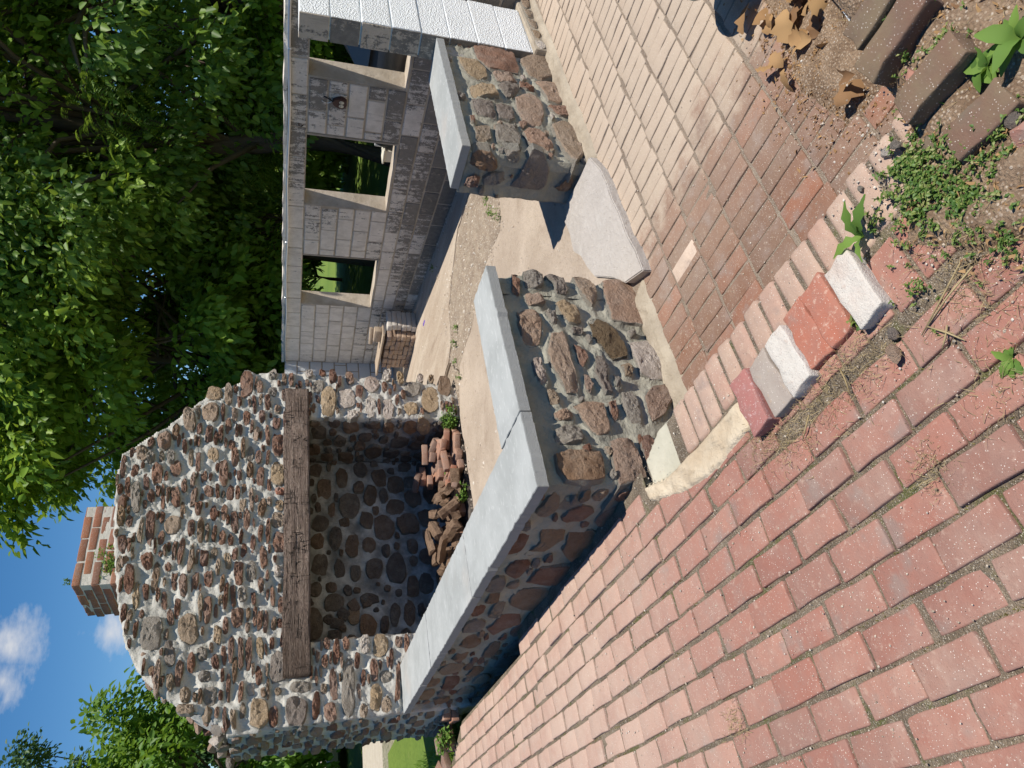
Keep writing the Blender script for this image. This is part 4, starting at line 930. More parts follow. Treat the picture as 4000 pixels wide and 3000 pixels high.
for k, (P, mt) in enumerate(FSPEC):
    a = np.array(P); hh = rf.uniform(.028, .066); hs.append((P, hh)); stone(FF, P, hh, M[mt], fp, n=20 if k < len(E_) else 15, rough=1.5)
print('fireplace stones', len(FSPEC))
mortar(FF, fp, -.04, 3.32, ZF - .05, 2.74, .015, fmask, hs, M['mortar_fp'], .62, .016, .026, name='mortar', nf=12.)
# masonry body
def body():
    parts_ = []
    up = [p for p in OUT if p[1] > OZ]; up = [(.02, OZ)] + [(x + (.03 if x < 1.5 else -.03), z - .03) for x, z in up] + [(3.2, OZ)]
    rings = [(YF + .05, 0, 0), (YF + .30, .01, .02), (YF + .65, .04, .10), (YF + 1.05, .08, .22)]; n = len(up); V, F = [], []
    for (y, ins, dn) in rings:
        for (x, z) in up:
            k = max(0, (z - 1.75) / .95); zz_ = z - dn * k + (mnoise.noise(Vector((x * 5, y * 5, z * 5))) * .03 if z > 1.6 else 0); xx = x + (ins * k if x < 1.5 else -ins * k); V.append((xx, y, zz_))
    for q in range(len(rings) - 1):
        for i in range(n): j = (i + 1) % n; F.append((q * n + i, q * n + j, (q + 1) * n + j, (q + 1) * n + i))
    F.append(tuple(range(n))[::-1]); F.append(tuple(range((len(rings) - 1) * n, len(rings) * n))); parts_.append((V, F))
    for (x0, x1, y0, y1, z0, z1) in ((.02, OX0 - .03, YF + .05, YF + 1.05, ZF - .1, OZ), (OX1 + .03, 3.15, YF + .05, YF + 1.05, ZF - .1, OZ), (OX0 - .03, OX1 + .03, YF + .93, YF + 1.05, ZF - .1, OZ)):
        parts_.append(([(x0, y0, z0), (x1, y0, z0), (x1, y1, z0), (x0, y1, z0), (x0, y0, z1), (x1, y0, z1), (x1, y1, z1), (x0, y1, z1)], [(3, 2, 1, 0), (4, 5, 6, 7), (0, 1, 5, 4), (1, 2, 6, 5), (2, 3, 7, 6), (3, 0, 4, 7)]))
    V, F = merge(parts_); bm = bmesh.new(); vv = [bm.verts.new(v) for v in V]
    for f in F: bm.faces.new([vv[i] for i in f])
    return bm_mesh(bm, 'masonry_body')
part('masonry_body', body(), M['mortar_fp'], fp)
# left flank, in raking shade
FLK = mkframe((.015, 0, 0), (0, -1, 0), (0, 0, 1))
def fs_flank(r, f): s = 1.2 - .85 * f; return (r.uniform(.06, .13) * s, r.uniform(.025, .05) * s, r.choice(('rust', 'tan', 'umber', 'salmon', 'grey', 'tan')))
do_face(FLK, fp, [], CC, (-(YF + 1.04), -(YF + .035), -.10, 1.72), (), 1500, fs_flank, 'mortar_fp', (.03, .05), 16, .028, 52, amp=.014)
# rubble on the shoulders and along the sloping top
def boulder(c, sx, sy, sz, mt, seed, parent=fp, name='stone', sub=3):
    bm = bmesh.new(); bmesh.ops.create_icosphere(bm, subdivisions=sub, radius=1); rr = random.Random(seed); cutp = [(Vector((rr.gauss(0, 1), rr.gauss(0, 1), rr.gauss(0, 1))).normalized(), rr.uniform(.45, .8)) for _ in range(9)]
    for v in bm.verts:
        q = v.co.copy(); nz = mnoise.fractal(q * 1.1 + Vector((seed * 3.7, 0, 0)), 1, 2, 4); q *= 1 + .22 * nz
        for (pn, pd) in cutp:
            s_ = q.dot(pn) - pd
            if s_ > 0: q -= pn * s_
        v.co = Vector((q.x * sx + c[0], q.y * sy + c[1], q.z * sz + c[2]))
    me = bm_mesh(bm, name, True); me.set_sharp_from_angle(angle=R(25)); return part(name, me, M[mt], parent)
rb = random.Random(6)
edge_pts = [p for p in OUT if p[1] > 1.7 and p[0] < 3.2]
for i in range(len(edge_pts) - 1):
    a, b = np.array(edge_pts[i]), np.array(edge_pts[i + 1]); L = np.linalg.norm(b - a); k = max(1, int(L / .10))
    for t in range(k):
        q = a + (b - a) * (t + .5) / k
        for y in (YF + .07, YF + .22, YF + .42, YF + .66, YF + .9):
            if rb.random() < .2: continue
            kk_ = max(0, (q[1] - 1.75) / .95); dn = np.interp(y, [YF + .05, YF + .3, YF + .65, YF + 1.05], [0, .02, .1, .22]) * kk_
            s = rb.uniform(.04, .075); boulder((q[0] + (.05 if q[0] < 1.5 else -.05) + rb.gauss(0, .015), y + rb.gauss(0, .03), q[1] - .055 - dn + rb.gauss(0, .012)), s * rb.uniform(.9, 1.5), s * 1.1, s * rb.uniform(.6, .9), rb.choice(('grey', 'tan', 'rust', 'umber', 'rust', 'salmon')), rb.random() * 99, sub=2)
for i in range(16):
    boulder((rb.uniform(-.01, .12), YF + rb.uniform(.15, 1.0), 1.72 + rb.uniform(0, .10)), rb.uniform(.05, .08), rb.uniform(.06, .1), rb.uniform(.04, .06), rb.choice(('rust', 'pink', 'grey', 'salmon')), i * 7.7)
for i in range(8):
    boulder((3.18 + rb.uniform(-.05, .03), YF + rb.uniform(.1, 1.0), 1.74 + rb.uniform(-.02, .05)), .06, .09, .045, rb.choice(('rust', 'grey')), i * 5.1 + 3)
# firebox: right reveal, left reveal, back wall, ceiling
def soot_face(o, eu, ext, seed, fixed=(), cropf=None):
    fr = mkframe(o, eu, (0, 0, 1)); r = random.Random(seed); pk = Packer(*ext, None, .01); st = []
    for mt, (cx, cy, hx, hy) in fixed:
        P = [to_face(fr, *cropf(a, b)) for a, b in blob(cx, cy, hx, hy, cx * .7)]; pk.add(P, .012); st.append((P, mt))
    def fs(r, f): s = 1.35 - 1.0 * f; return (r.uniform(.06, .13) * s, r.uniform(.045, .09) * s, 'soot')
    st += pk.fill(4200, fs, r, .004)
    H = [(P, r.uniform(.025, .05)) for P, _ in st]
    for (P, h), (_, mt) in zip(H, st): stone(fr, P, h, M[mt], fp, n=16, rough=1.4)
    mortar(fr, fp, *ext, .022, None, H, M['mortar_box'], .6, .02, .018)
FRV = (OX1 + .02, 0, 0)
soot_face(FRV, (0, -1, 0), (-(YF + .90), -(YF + .04), ZF, OZ), 61, [('ochre', (1080, 1085, 45, 55)), ('umber', (615, 1095, 55, 50)), ('umber', (855, 1100, 40, 45)), ('umber', (1005, 1100, 55, 50))], CD)
soot_face((OX0 - .02, 0, 0), (0, 1, 0), (YF + .04, YF + .90, ZF, OZ), 62)
soot_face((0, YF + .90, 0), (1, 0, 0), (OX0 - .02, OX1 + .02, ZF, OZ), 63, [('soot', (1260, 370, 60, 75)), ('soot', (1405, 370, 65, 110)), ('soot', (1140, 400, 35, 55)), ('umber', (1130, 670, 45, 75)), ('umber', (1220, 740, 60, 80)), ('soot', (1230, 570, 65, 38)), ('soot', (1400, 660, 35, 90)), ('soot', (1490, 660, 40, 90)), ('soot', (1120, 220, 45, 90)), ('soot', (1010, 180, 45, 80))], CC)
core(fp, OX0 - .02, OX1 + .02, YF + .19, YF + .92, OZ, OZ + .05, 'soot', 'firebox_ceiling')
core(fp, OX0 - .02, OX1 + .02, YF + .03, YF + .92, ZF - .05, ZF + .008, 'soot', 'hearth')
# arched outline of the old bake oven in the back wall
for i in range(9):
    t = math.pi * (i + .5) / 9; c = np.array([.92 + .30 * math.cos(t), .52 + .36 * math.sin(t)])
    fr = mkframe((c[0], YF + .895, c[1]), (math.sin(t), 0, -math.cos(t)), (math.cos(t), 0, math.sin(t))); stone(fr, [(-.045, -.06), (.045, -.06), (.05, .06), (-.05, .06)], .035, M['soot'], fp, n=12, name='arch_stone')
# timber mantel
def beam():
    nx, V, F = 90, [], []; r = random.Random(2); prof = [(YF - .045, 0), (YF - .05, .5), (YF - .04, 1), (YF + .20, 1), (YF + .20, 0)]
    pr = []
    for a, b, k in ((prof[0], prof[2], 9), (prof[2], prof[3], 4), (prof[3], prof[4], 3), (prof[4], prof[0], 4)):
        for t in range(k): pr.append((a[0] + (b[0] - a[0]) * t / k, a[1] + (b[1] - a[1]) * t / k))
    n = len(pr)
    for i in range(nx + 1):
        x = .345 + (3.045 - .345) * i / nx; z0 = 1.136 + .008 * (x / 3) + .012 * mnoise.noise(Vector((x * 1.7, 0, 1))); z1 = 1.345 + .03 * (x - .35) / 2.7 + .012 * mnoise.noise(Vector((x * 1.9, 5, 1))) 
        for k, (y, t) in enumerate(pr):
            q = Vector((x * 4, y * 30, t * 4)); V.append((x + (.012 * mnoise.noise(Vector((0, y * 20, t * 9))) if i in (0, nx) else 0), y + .017 * mnoise.fractal(q, 1, 2, 4) + .004 * mnoise.noise(Vector((x * 3, 0, t * 16))), z0 + (z1 - z0) * t + .005 * mnoise.noise(q + Vector((7, 7, 7)))))
    for i in range(nx):
        for k in range(n): k2 = (k + 1) % n; F.append((i * n + k, i * n + k2, (i + 1) * n + k2, (i + 1) * n + k))
    F.append(tuple(range(n))[::-1]); F.append(tuple(range(nx * n, (nx + 1) * n)))
    bm = bmesh.new(); vv = [bm.verts.new(v) for v in V]
    for f in F: bm.faces.new([vv[i] for i in f])
    return bm_mesh(bm, 'mantel_beam', True)
part('mantel_beam', beam(), M['beam'], fp)
# brick chimney stub
ch = part('chimney', bm_mesh((lambda b: (box_bm(b, 1.356, 2.070, 4.006, 4.694, 2.1, 2.985), b)[1])(bmesh.new()), 'chimney'), M['chimney_joint'], fp)
VC = brick_set('chimney_brick', .20, .10, .060, 6, .003, .007, 1)
for c_ in range(10):
    z = 2.965 - c_ * .0705; o_ = (c_ % 2) * .1
    for (x, y, a, L) in [(1.352 + .1 + o_ + k * .2115, 4.05, 0, 1) for k in range(4)] + [(1.40, 4.11 + o_ + k * .2115, math.pi / 2, 1) for k in range(3)] + [(2.026, 4.11 + o_ + k * .2115, math.pi / 2, 1) for k in range(3)] + [(1.352 + .1 + o_ + k * .2115, 4.65, 0, 1) for k in range(3)]:
        if a == 0 and x > 2.02: continue
        place('chimney_brick', rb.choice(VC), M['brick_orange'], ch, (x + rb.gauss(0, .003), y + rb.gauss(0, .003), z + rb.gauss(0, .002)), (0, 0, a + rb.gauss(0, .012)))
# ================================================================== THINGS
# ---- socket box on the wall
so = on_plane(1330, 392, WO, WN); s_so = float((so - WO) @ WT); z_so = so[2]
sk = empty('socket_box', WP(s_so, .0, z_so), 'brown double socket box with loose cord on the block wall', 'socket')
def wall_poly(pts, d0, d1, name): 
    n = len(pts); V = [WP(s_so - p[0], d0, z_so + p[1]) for p in pts] + [WP(s_so - p[0], d1, z_so + p[1]) for p in pts]
    bm = bmesh.new(); v = [bm.verts.new(q) for q in V]; bm.faces.new(v[:n]); bm.faces.new(v[n:])
    for i in range(n): bm.faces.new((v[i], v[(i + 1) % n], v[n + (i + 1) % n], v[n + i]))
    return bm_mesh(bm, name)
pear = [(.056 * math.cos(a) * (1 - .28 * max(0, math.sin(a))), .055 * math.sin(a) * (1.25 if math.sin(a) > 0 else 1)) for a in np.linspace(0, 2 * math.pi, 20, endpoint=False)]
pl_ = part('plate', wall_poly(pear, .006, .045, 'plate'), M['socket'], sk)
for dx in (-.021, .021):
    ol = part('outlet', wall_poly([(dx + .017 * math.cos(a), -.008 + .021 * math.sin(a)) for a in np.linspace(0, 2 * math.pi, 14, endpoint=False)], .0455, .050, 'outlet'), M['ivory'], sk)
    for ex in (-.006, .006): part('slot', wall_poly([(dx + ex - .0015, -.006), (dx + ex + .0015, -.006), (dx + ex + .0015, .006), (dx + ex - .0015, .006)], .0502, .0515, 'slot'), M['cord'], ol)
V, F = tube_np([WP(s_so + .0, .03, z_so + .06), WP(s_so - .02, .02, z_so + .10), WP(s_so - .035, .012, z_so + .145)], [.006] * 3, 6); part('cord', mesh_np('cord', V, F, True), M['cord'], sk)
V, F = tube_np([WP(s_so + .01 + .028 * math.sin(a), .015, z_so + .075 + .05 * (1 - math.cos(a)) * .5 + .012 * a) for a in np.linspace(0, 2.8, 9)], [.004] * 9, 6); part('cable_loop', mesh_np('cable_loop', V, F, True), M['cable'], sk)
hk = empty('iron_hook', WP(-.62, .0, 1.30), 'small rusty hook in the top course of the block wall', 'hook')
V, F = tube_np([WP(-.62, 0, 1.31), WP(-.62, .03, 1.31), WP(-.62, .035, 1.29), WP(-.62, .02, 1.275)], [.006] * 4, 6); part('shank', mesh_np('shank', V, F, True), M['iron'], hk)

# ---- stack of bricks in the far corner
rs = random.Random(12)
VT = brick_set('stack_brick', .195, .092, .060, 6, .003, .007, 1)
stack = []
for lay_ in range(6):
    z = ZF + .035 + lay_ * .064
    for k in range(7):
        stack.append((5.14 + rs.gauss(0, .008), 5.04 + k * .1 + rs.gauss(0, .006), z, rs.gauss(0, .03), lay_, k))
ORD = ['first', 'second', 'third', 'fourth', 'fifth', 'sixth', 'seventh', 'eighth', 'ninth', 'tenth', 'eleventh', 'twelfth', 'thirteenth', 'fourteenth', 'fifteenth', 'sixteenth', 'seventeenth', 'eighteenth', 'nineteenth', 'twentieth']
for (x, y, z, a, lay_, k) in stack:
    o = place('brick', rs.choice(VT), M['brick_tan'], None, (x, y, z), (rs.gauss(0, .02), rs.gauss(0, .02), a)); tag(o, 'buff brick in the corner stack, %s course up, %s from the white bricks' % (ORD[lay_], ORD[k]), 'brick', 'bricks in the corner stack')
for k in range(6):
    o = place('pale_block', rough_box('pale_block', .26, .10, .062, 1, .002, 200 + k, .006), M['brick_white'], None, (5.24 + rs.gauss(0, .006), 4.905 + rs.gauss(0, .004), ZF + .036 + k * .066), (0, 0, rs.gauss(0, .02)))
    tag(o, 'long white brick beside the corner stack, %s one up' % ORD[k], 'brick', 'white bricks beside the corner stack')
o = part('board', hexa(boxpts(5.03, 5.29, 4.98, 5.86, ZF + .425, ZF + .447), .003, 'board', 1, .003, 2), M['plank']); tag(o, 'weathered board lying on the corner brick stack', 'board')
o = place('timber_offcut', rough_box('timber_offcut', .10, .20, .10, 1, .004, 8), M['plank'], None, (5.18, 5.12, ZF + .50), (0, 0, .1)); tag(o, 'squared timber offcut on top of the stack board', 'timber')
o = place('timber_offcut', rough_box('timber_offcut', .05, .24, .05, 1, .003, 9), M['plank'], None, (5.20, 5.18, ZF + .578), (0, 0, .5)); tag(o, 'thin timber stick lying across the squared offcut', 'timber')
ps = on_z(1655, 1262, ZF + .01); o = part('plastic_scrap', lump('plastic_scrap_tmp', [(ps[0] - .02, ps[1] - .06), (ps[0] + .02, ps[1] - .05), (ps[0] + .015, ps[1] + .06), (ps[0] - .015, ps[1] + .05)], ZF, ZF + .012, M['purple'], None).data, M['purple'])
bpy.data.objects.remove(bpy.data.objects['plastic_scrap_tmp']); tag(o, 'small purple plastic scrap on the concrete floor', 'scrap')

# ---- heap of bricks and firewood in the hearth
rh = random.Random(21)
VH = brick_set('heap_brick', .20, .098, .062, 8, .0035, .008, 1)
heap = [ # x, y, z, yaw, tilt
 (2.58, 3.62, .035, .3, 0), (2.60, 3.74, .035, .2, 0), (2.56, 3.86, .04, .5, .1), (2.46, 3.62, .035, 1.2, 0), (2.44, 3.80, .04, .9, .1), (2.57, 3.68, .10, .35, .05), (2.50, 3.82, .11, .6, .1), (2.60, 3.80, .10, .2, 0),
 (2.52, 3.70, .165, .5, .12), (2.56, 3.84, .17, .4, .1), (2.44, 3.74, .17, .8, .25), (2.52, 3.80, .235, .45, .2), (2.46, 3.86, .24, .6, .1), (2.48, 3.84, .305, .4, .25), (2.36, 3.70, .04, 1.0, .1), (2.34, 3.86, .04, .2, 0), (2.36, 3.80, .11, .7, .2), (2.32, 3.66, .035, .2, 0), (2.40, 3.92, .17, .3, .2),
 (2.30, 4.05, .04, 1.4, 0), (2.30, 4.06, .105, 1.3, .1), (2.34, 4.04, .17, 1.5, .05), (2.28, 4.06, .235, 1.2, .1), (2.36, 4.08, .30, 1.45, .1), (2.30, 4.10, .365, 1.3, .2), (2.20, 3.95, .04, .4, 0), (2.18, 3.78, .04, .9, .1), (2.22, 3.84, .10, .5, .2), (2.24, 3.70, .035, 1.1, 0), (2.10, 3.86, .04, .3, 0), (2.14, 3.66, .10, .8, .35), (2.20, 3.64, .035, .5, 0)]
for i in range(14): heap.append((rh.uniform(1.55, 2.45), rh.uniform(3.60, 3.95), .035 + .065 * rh.choice((0, 0, 1, 1, 2)), rh.uniform(0, 3), rh.uniform(0, .3)))
heap.sort(key=lambda h: (round(h[2] / .065), -h[0])); cnt_ = {}
for i, (x, y, z, a, tl) in enumerate(heap):
    lv = min(5, int(z / .065)); q = cnt_.get(lv, 0); cnt_[lv] = q + 1
    o = place('brick', rh.choice(VH), M['brick_heap'], None, (x, y, ZF + .008 + z + (.012 if lv else 0)), (rh.gauss(0, .16 if lv else .03) + tl, rh.gauss(0, .18 if lv else .03), a + math.pi / 2 + rh.gauss(0, .9)))
    tag(o, 'salvaged brick in the firebox heap, %s layer, %s from the right side' % (['bottom', 'second', 'third', 'fourth', 'fifth', 'top'][lv], ORD[q]), 'brick', 'bricks heaped in the hearth')
def billet(seed, L, r0):
    r = random.Random(seed); n = 7; ang = [2 * math.pi * k / n + r.uniform(-.3, .3) for k in range(n)]; rad = [r0 * r.uniform(.6, 1.15) for _ in range(n)]; V, F = [], []; nl = 7
    for i in range(nl):
        t = i / (nl - 1); bx = r.gauss(0, r0 * .10); by = r.gauss(0, r0 * .10)
        for k in range(n): q = rad[k] * (1 + r.gauss(0, .09)); V.append(((t - .5) * L + r.gauss(0, .006), q * math.cos(ang[k]) + bx, q * math.sin(ang[k]) + by))
    for i in range(nl - 1):
        for k in range(n): k2 = (k + 1) % n; F.append((i * n + k, i * n + k2, (i + 1) * n + k2, (i + 1) * n + k))
    F.append(tuple(range(n))[::-1]); F.append(tuple(range((nl - 1) * n, nl * n))); return mesh_np('firewood', V, F, False)
VL = [billet(40 + i, .20 + .035 * (i % 4), .048 + .010 * (i % 3)) for i in range(7)]
for i in range(38):
    x = .80 + 1.35 * (i + rh.random() * .8) / 38; k = rh.random(); y = 3.63 + k * .42; z = ZF + .05 + rh.random() ** 1.3 * .34 * (1 - abs(x - 1.5) / 1.3)
    o = place('firewood', rh.choice(VL), M['log'], None, (x, y, z), (rh.uniform(0, 6), rh.gauss(0, .3), rh.uniform(0, 3.1))); tag(o, 'short split log in the hearth woodpile, %s from the %s end' % (ORD[i] if i < 19 else ORD[37 - i], 'left' if i < 19 else 'right'), 'firewood', 'firewood piled in the hearth')
o = place('squared_timber', rough_box('squared_timber', .42, .10, .09, 1, .004, 31, .006), M['log'], None, (1.98, 3.66, ZF + .10), (.2, .18, 2.1)); tag(o, 'long squared timber leaning at the front of the woodpile', 'timber')

# ---- loose bricks on the patio edge
VLB = {}
def loose(mt, c, rot, label, size=(.20, .092, .060), seed=0, zt=.05):
    me = rough_box('loose_brick', *size, 3, .0065, seed + 300, .004); o = place('loose_brick', me, M[mt], None, (c[0], c[1], zt - size[2] / 2), (0, 0, rot)); return tag(o, label, 'brick', 'loose bricks along the patio edge')
loose('brick_plum', (-.165, -.815), .03, 'plum red brick, first of the loose row nearest the stone wall', seed=1, zt=.045)
loose('brick_grey', (-.165, -.915), .10, 'grey brown brick lying between the plum and the white brick', seed=2, zt=.036)
loose('brick_white', (-.162, -1.018), .05, 'white painted brick lying next to the grey brown one', seed=3, zt=.038)
loose('brick_red', (-.135, -1.103), .03, 'clean red brick set beside the inner white brick', seed=4, zt=.022)
loose('brick_red', (-.135, -1.198), .06, 'clean red brick touching the outer white brick', seed=5, zt=.022)
loose('brick_white', (-.165, -1.313), .05, 'white painted brick under the spiky weed', seed=6, zt=.038)
loose('brick_old', (.222, -1.765), math.pi / 2 + .05, 'lichen covered brick end overhanging the lower floor', (.20, .084, .075), 7, .07)
loose('brick_old', (.335, -1.79), math.pi / 2 + .02, 'dark brick laid beside the white kerb', (.20, .086, .075), 8, .06)
loose('brick_old', (.038, -1.765), math.pi / 2 - .06, 'mossy brown brick with deep shadow gap on its left', (.18, .080, .075), 9, .07)
loose('brick_old', (-.115, -1.765), math.pi / 2 - .12, 'sooty dark brick half sunk among the weeds', (.15, .086, .07), 10, .035)
o = part('white_kerb', hexa([(.52, -1.90, -.36), (.86, -1.90, -.36), (.84, -1.62, -.36), (.50, -1.615, -.36), (.55, -1.92, -.07), (.80, -1.92, -.07), (.76, -1.66, -.10), (.515, -1.64, -.10)], .02, 'white_kerb', 2, .005, 3), M['white']); tag(o, 'white painted kerb stone next to the dry leaves', 'kerb')
for i, (x, y, s, lab) in enumerate([(.13, -1.72, .028, 'broken red brick chunk between the lichen and mossy bricks'), (-.04, -1.66, .022, 'brick shard under the mossy brown brick'), (-.21, -1.80, .03, 'brown brick fragment beside the sooty brick'), (-.02, -1.93, .035, 'half buried brick lump behind the mossy brick'), (.14, -1.95, .04, 'weathered brick lump at the upper soil edge'), (-.26, -1.95, .03, 'dark brick crumb near the rosette')]):
    o = boulder((x, y, .012), s * 1.2, s, s * .7, 'brick_old' if i % 2 else 'brickA', i * 4.4 + 1, None, 'brick_fragment'); tag(o, lab, 'brick')
# small heap of bricks at the left foot of the fireplace
for i, (x, y, z, a, b_) in enumerate([(-.02, 3.80, .035, 1.5, 0), (.0, 3.80, .10, 1.45, .1), (-.14, 4.00, .035, .5, 0), (-.12, 4.14, .04, 1.2, .1), (-.14, 4.06, .105, .3, .25), (-.30, 4.22, .035, .8, 0), (-.33, 4.36, .06, 1.0, .5)]):
    o = place('loose_brick', VH[i % 8], M['brick_red'], None, (x, y, -.02 + z), (b_, 0, a)); tag(o, 'red brick in the little pile at the fireplace corner, %s from the wall' % ORD[i], 'brick', 'bricks piled at the fireplace corner')

# ---- soil bed, leaf litter, stones
bed = lump('soil_bed', [(-.34, -1.60), (-.16, -1.44), (-.10, -1.55), (.12, -1.66), (.50, -1.70), (1.6, -1.72), (1.6, -4), (-.75, -4), (-.62, -2.2), (-.48, -1.80)], -.02, .016, M['soil'], None, .02, .022, .08); tag(bed, kind='structure')
fr_ = part('soil_bank', bm_mesh((lambda b: (box_bm(b, .06, 1.6, -4, -1.72, -.5, -.02), b)[1])(bmesh.new()), 'soil_bank'), M['soil']); tag(fr_, kind='structure')
def scatter_blobs(name, pts, smin, smax, mt, seed, kind='stuff', flat=.6):
    r = random.Random(seed); V, F, rn = [], [], []
    base = np.array([(1, 0, -.35), (.3, .95, -.35), (-.8, .6, -.35), (-.8, -.6, -.35), (.3, -.95, -.35), (.45, .35, .6), (-.4, .3, .7), (.05, -.5, .62)]); fc = [(0, 1, 5), (1, 2, 6), (1, 6, 5), (2, 3, 6), (3, 4, 7), (3, 7, 6), (4, 0, 7), (0, 5, 7), (5, 6, 7)]
    for (x, y, z) in pts:
        s = smin * (smax / smin) ** (r.random() ** 2); a = r.uniform(0, 6.3); c, q = math.cos(a), math.sin(a); b = base * np.array([s * r.uniform(.7, 1.3), s, s * flat]) * (1 + nrg.normal(0, .12, base.shape)); o = len(V)
        V += [(x + p[0] * c - p[1] * q, y + p[0] * q + p[1] * c, z + p[2]) for p in b]; F += [tuple(i + o for i in f) for f in fc]; rn += [r.random()] * len(fc)
    me = mesh_np(name, V, F); set_rnd(me, rn); return tag(part(name, me, mt), kind=kind)
r5 = random.Random(55); P_ = []
for i in range(2600):
    x = r5.uniform(-1.4, .1); y = r5.uniform(-2.2, 1.0); P_.append((x, y, .0025))
for i in range(1400): P_.append((r5.uniform(.15, 2.2), r5.uniform(-1.6, .0), ZB + .0025))
for i in range(700): P_.append((r5.gauss(-.05, .2), r5.gauss(-1.6, .12), .006))
for i in range(1500): P_.append((.17 + abs(r5.gauss(0, .10)), r5.uniform(-1.65, -.35), ZB + .003))
for i in range(500): P_.append((r5.gauss(.85, .25), r5.gauss(-1.35, .12), ZB + .004))
scatter_blobs('grit', P_, .0011, .0045, M['pebble'], 5)
P_ = [(r5.uniform(3.2, 4.4), r5.uniform(1.4, 3.4), ZF + .005) for _ in range(900)] + [(r5.uniform(.4, 5.0), 3.55 - abs(r5.gauss(0, .05)), ZF + .008) for _ in range(160)] + [(r5.uniform(2.3, 4.3), .42 + abs(r5.gauss(0, .06)), ZF + .004) for _ in range(120)] + [tuple(np.array(WP(r5.uniform(-1.8, 4.4), abs(r5.gauss(0, .07)), ZF + .008))) for _ in range(260)] + [(r5.uniform(.4, 3.1), r5.uniform(.4, 3.5), ZF + .003) for _ in range(260)] + [(r5.uniform(3.6, 5.2), r5.uniform(2.5, 6), ZF + .006) for _ in range(200)]; scatter_blobs('floor_gravel', P_, .005, .018, M['pebble'], 6)
for (x, y, z, s, mt, lab, nm) in [(3512, 1385, 0, .026, 'salmon', 'sandy pink rock lying on the patio bricks', 'rock'), (3497, 1310, 0, .017, 'dark', 'black slate chip beside the sandy pink rock', 'rock'), (3475, 600, 0, .016, 'pink', 'cream stone chip near the weed patch', 'rock'), (3370, 740, 0, .011, 'grey', 'small grey stone on the edging bricks', 'rock'), (3372, 1040, 0, .012, 'dark', 'dark pebble above the white brick', 'rock'), (3215, 100, ZB, .016, 'grey', 'grey stone at the edge of the dry leaves', 'rock'), (3093, 155, ZB, .015, 'grey', 'pale stone in the swept dirt', 'rock'), (3135, 190, ZB, .016, 'grey', 'grey lump beside the dirt trail', 'rock'), (3510, 570, .01, .016, 'grey', 'pale grey chip by the cream one', 'rock'), (3975, 480, .01, .02, 'dark', 'dark slate stone at the lower soil edge', 'rock')]:
    c = on_z(x, y, z); o = boulder((c[0], c[1], z + s * .6), s * 1.15, s, s * .75, mt, x * .1, None, nm, 2); tag(o, lab, 'rock')
# ---- plants
def leaf_shape(L, Wd, seg=6, curl=.3, fold=.25, tooth=0., seed=0):
    """one leaf along +x, base at the origin"""
    r = random.Random(seed); V, F = [], []
    for i in range(seg + 1):
        t = i / seg; w = Wd * (math.sin(math.pi * min(1, t ** 1.15 * .93 + .05)) ** .75) * (1 + (tooth if i % 2 else -tooth)); x = L * t; z = -curl * L * t * t + .12 * L * math.sin(math.pi * t) + r.gauss(0, .03) * Wd
        V += [(x, -w / 2, z + fold * w / 2), (x, 0, z), (x, w / 2, z + fold * w / 2)]
    for i in range(seg):
        a = i * 3; F += [(a, a + 1, a + 4, a + 3), (a + 1, a + 2, a + 5, a + 4)]
    return V, F
def xf(V, yaw, pitch, loc, roll=0.):
    Mx = Matrix.Rotation(yaw, 3, 'Z') @ Matrix.Rotation(-pitch, 3, 'Y') @ Matrix.Rotation(roll, 3, 'X'); return [tuple(Mx @ Vector(v) + Vector(loc)) for v in V]
def rosette(name, c, n, L, Wd, label, mt='weed', seed=0, p0=.3, p1=.9, tooth=.08, sep=True, cat='weed', group=None):
    r = random.Random(seed); e = empty(name, c, label, cat, group); acc_ = []
    for i in range(n):
        l = L * r.uniform(.55, 1.1); V, F = leaf_shape(l, Wd * l / L * r.uniform(.8, 1.2), 7, r.uniform(.2, .5), .3, tooth, i); V = xf(V, i * 2.4 + r.gauss(0, .3), r.uniform(p0, p1), c, r.gauss(0, .2))
        if sep: part('leaf', mesh_np('leaf', V, F, True), M[mt], e)
        else: acc_.append((V, F))
    if acc_: V, F = merge(acc_); part('foliage', mesh_np('foliage', V, F, True), M[mt], e)
    return e
def sprig(name, c, n, h, leaf, label, mt='clover', seed=0, spread=.1, cat='weed', group=None, per=7, stemm='weed'):
    """many thin stems with small leaves"""
    r = random.Random(seed); e = empty(name, c, label, cat, group); st, lf, rn = [], [], []
    for i in range(n):
        a = r.uniform(0, 6.3); q = spread * abs(r.gauss(0, .62)); b = np.array([c[0] + q * math.cos(a), c[1] + q * math.sin(a), c[2]]); hh = h * r.uniform(.5, 1.1); dx, dy = r.gauss(0, .35) * hh, r.gauss(0, .35) * hh
        p = [b + np.array([dx * t * t, dy * t * t, hh * t]) for t in (0, .35, .7, 1)]; st.append(tube_np(p, [.0016, .0014, .0012, .0008], 3))
        for k in range(per):
            t = r.uniform(.2, 1); q_ = b + np.array([dx * t * t, dy * t * t, hh * t]); l = leaf * r.uniform(.6, 1.2); V, F = leaf_shape(l, l * .62, 2, .2, .3, 0, k); lf.append((xf(V, r.uniform(0, 6.3), r.uniform(-.2, .8), q_, r.gauss(0, .4)), F)); rn += [r.random()] * len(F)
    V, F = merge(st); part('stem', mesh_np('stem', V, F), M[stemm], e)['kind'] = 'stuff'; V, F = merge(lf); me = mesh_np('foliage', V, F, True); set_rnd(me, rn); part('foliage', me, M[mt], e)['kind'] = 'stuff'; return e
def G(x, y, z=0): q = on_z(x, y, z); return (q[0], q[1], q[2])
rosette('broadleaf_weed', G(3862, 262, .02), 20, .052, .034, 'bright green broadleaf rosette in the soil corner', 'weed', 1, .1, .7, .05)
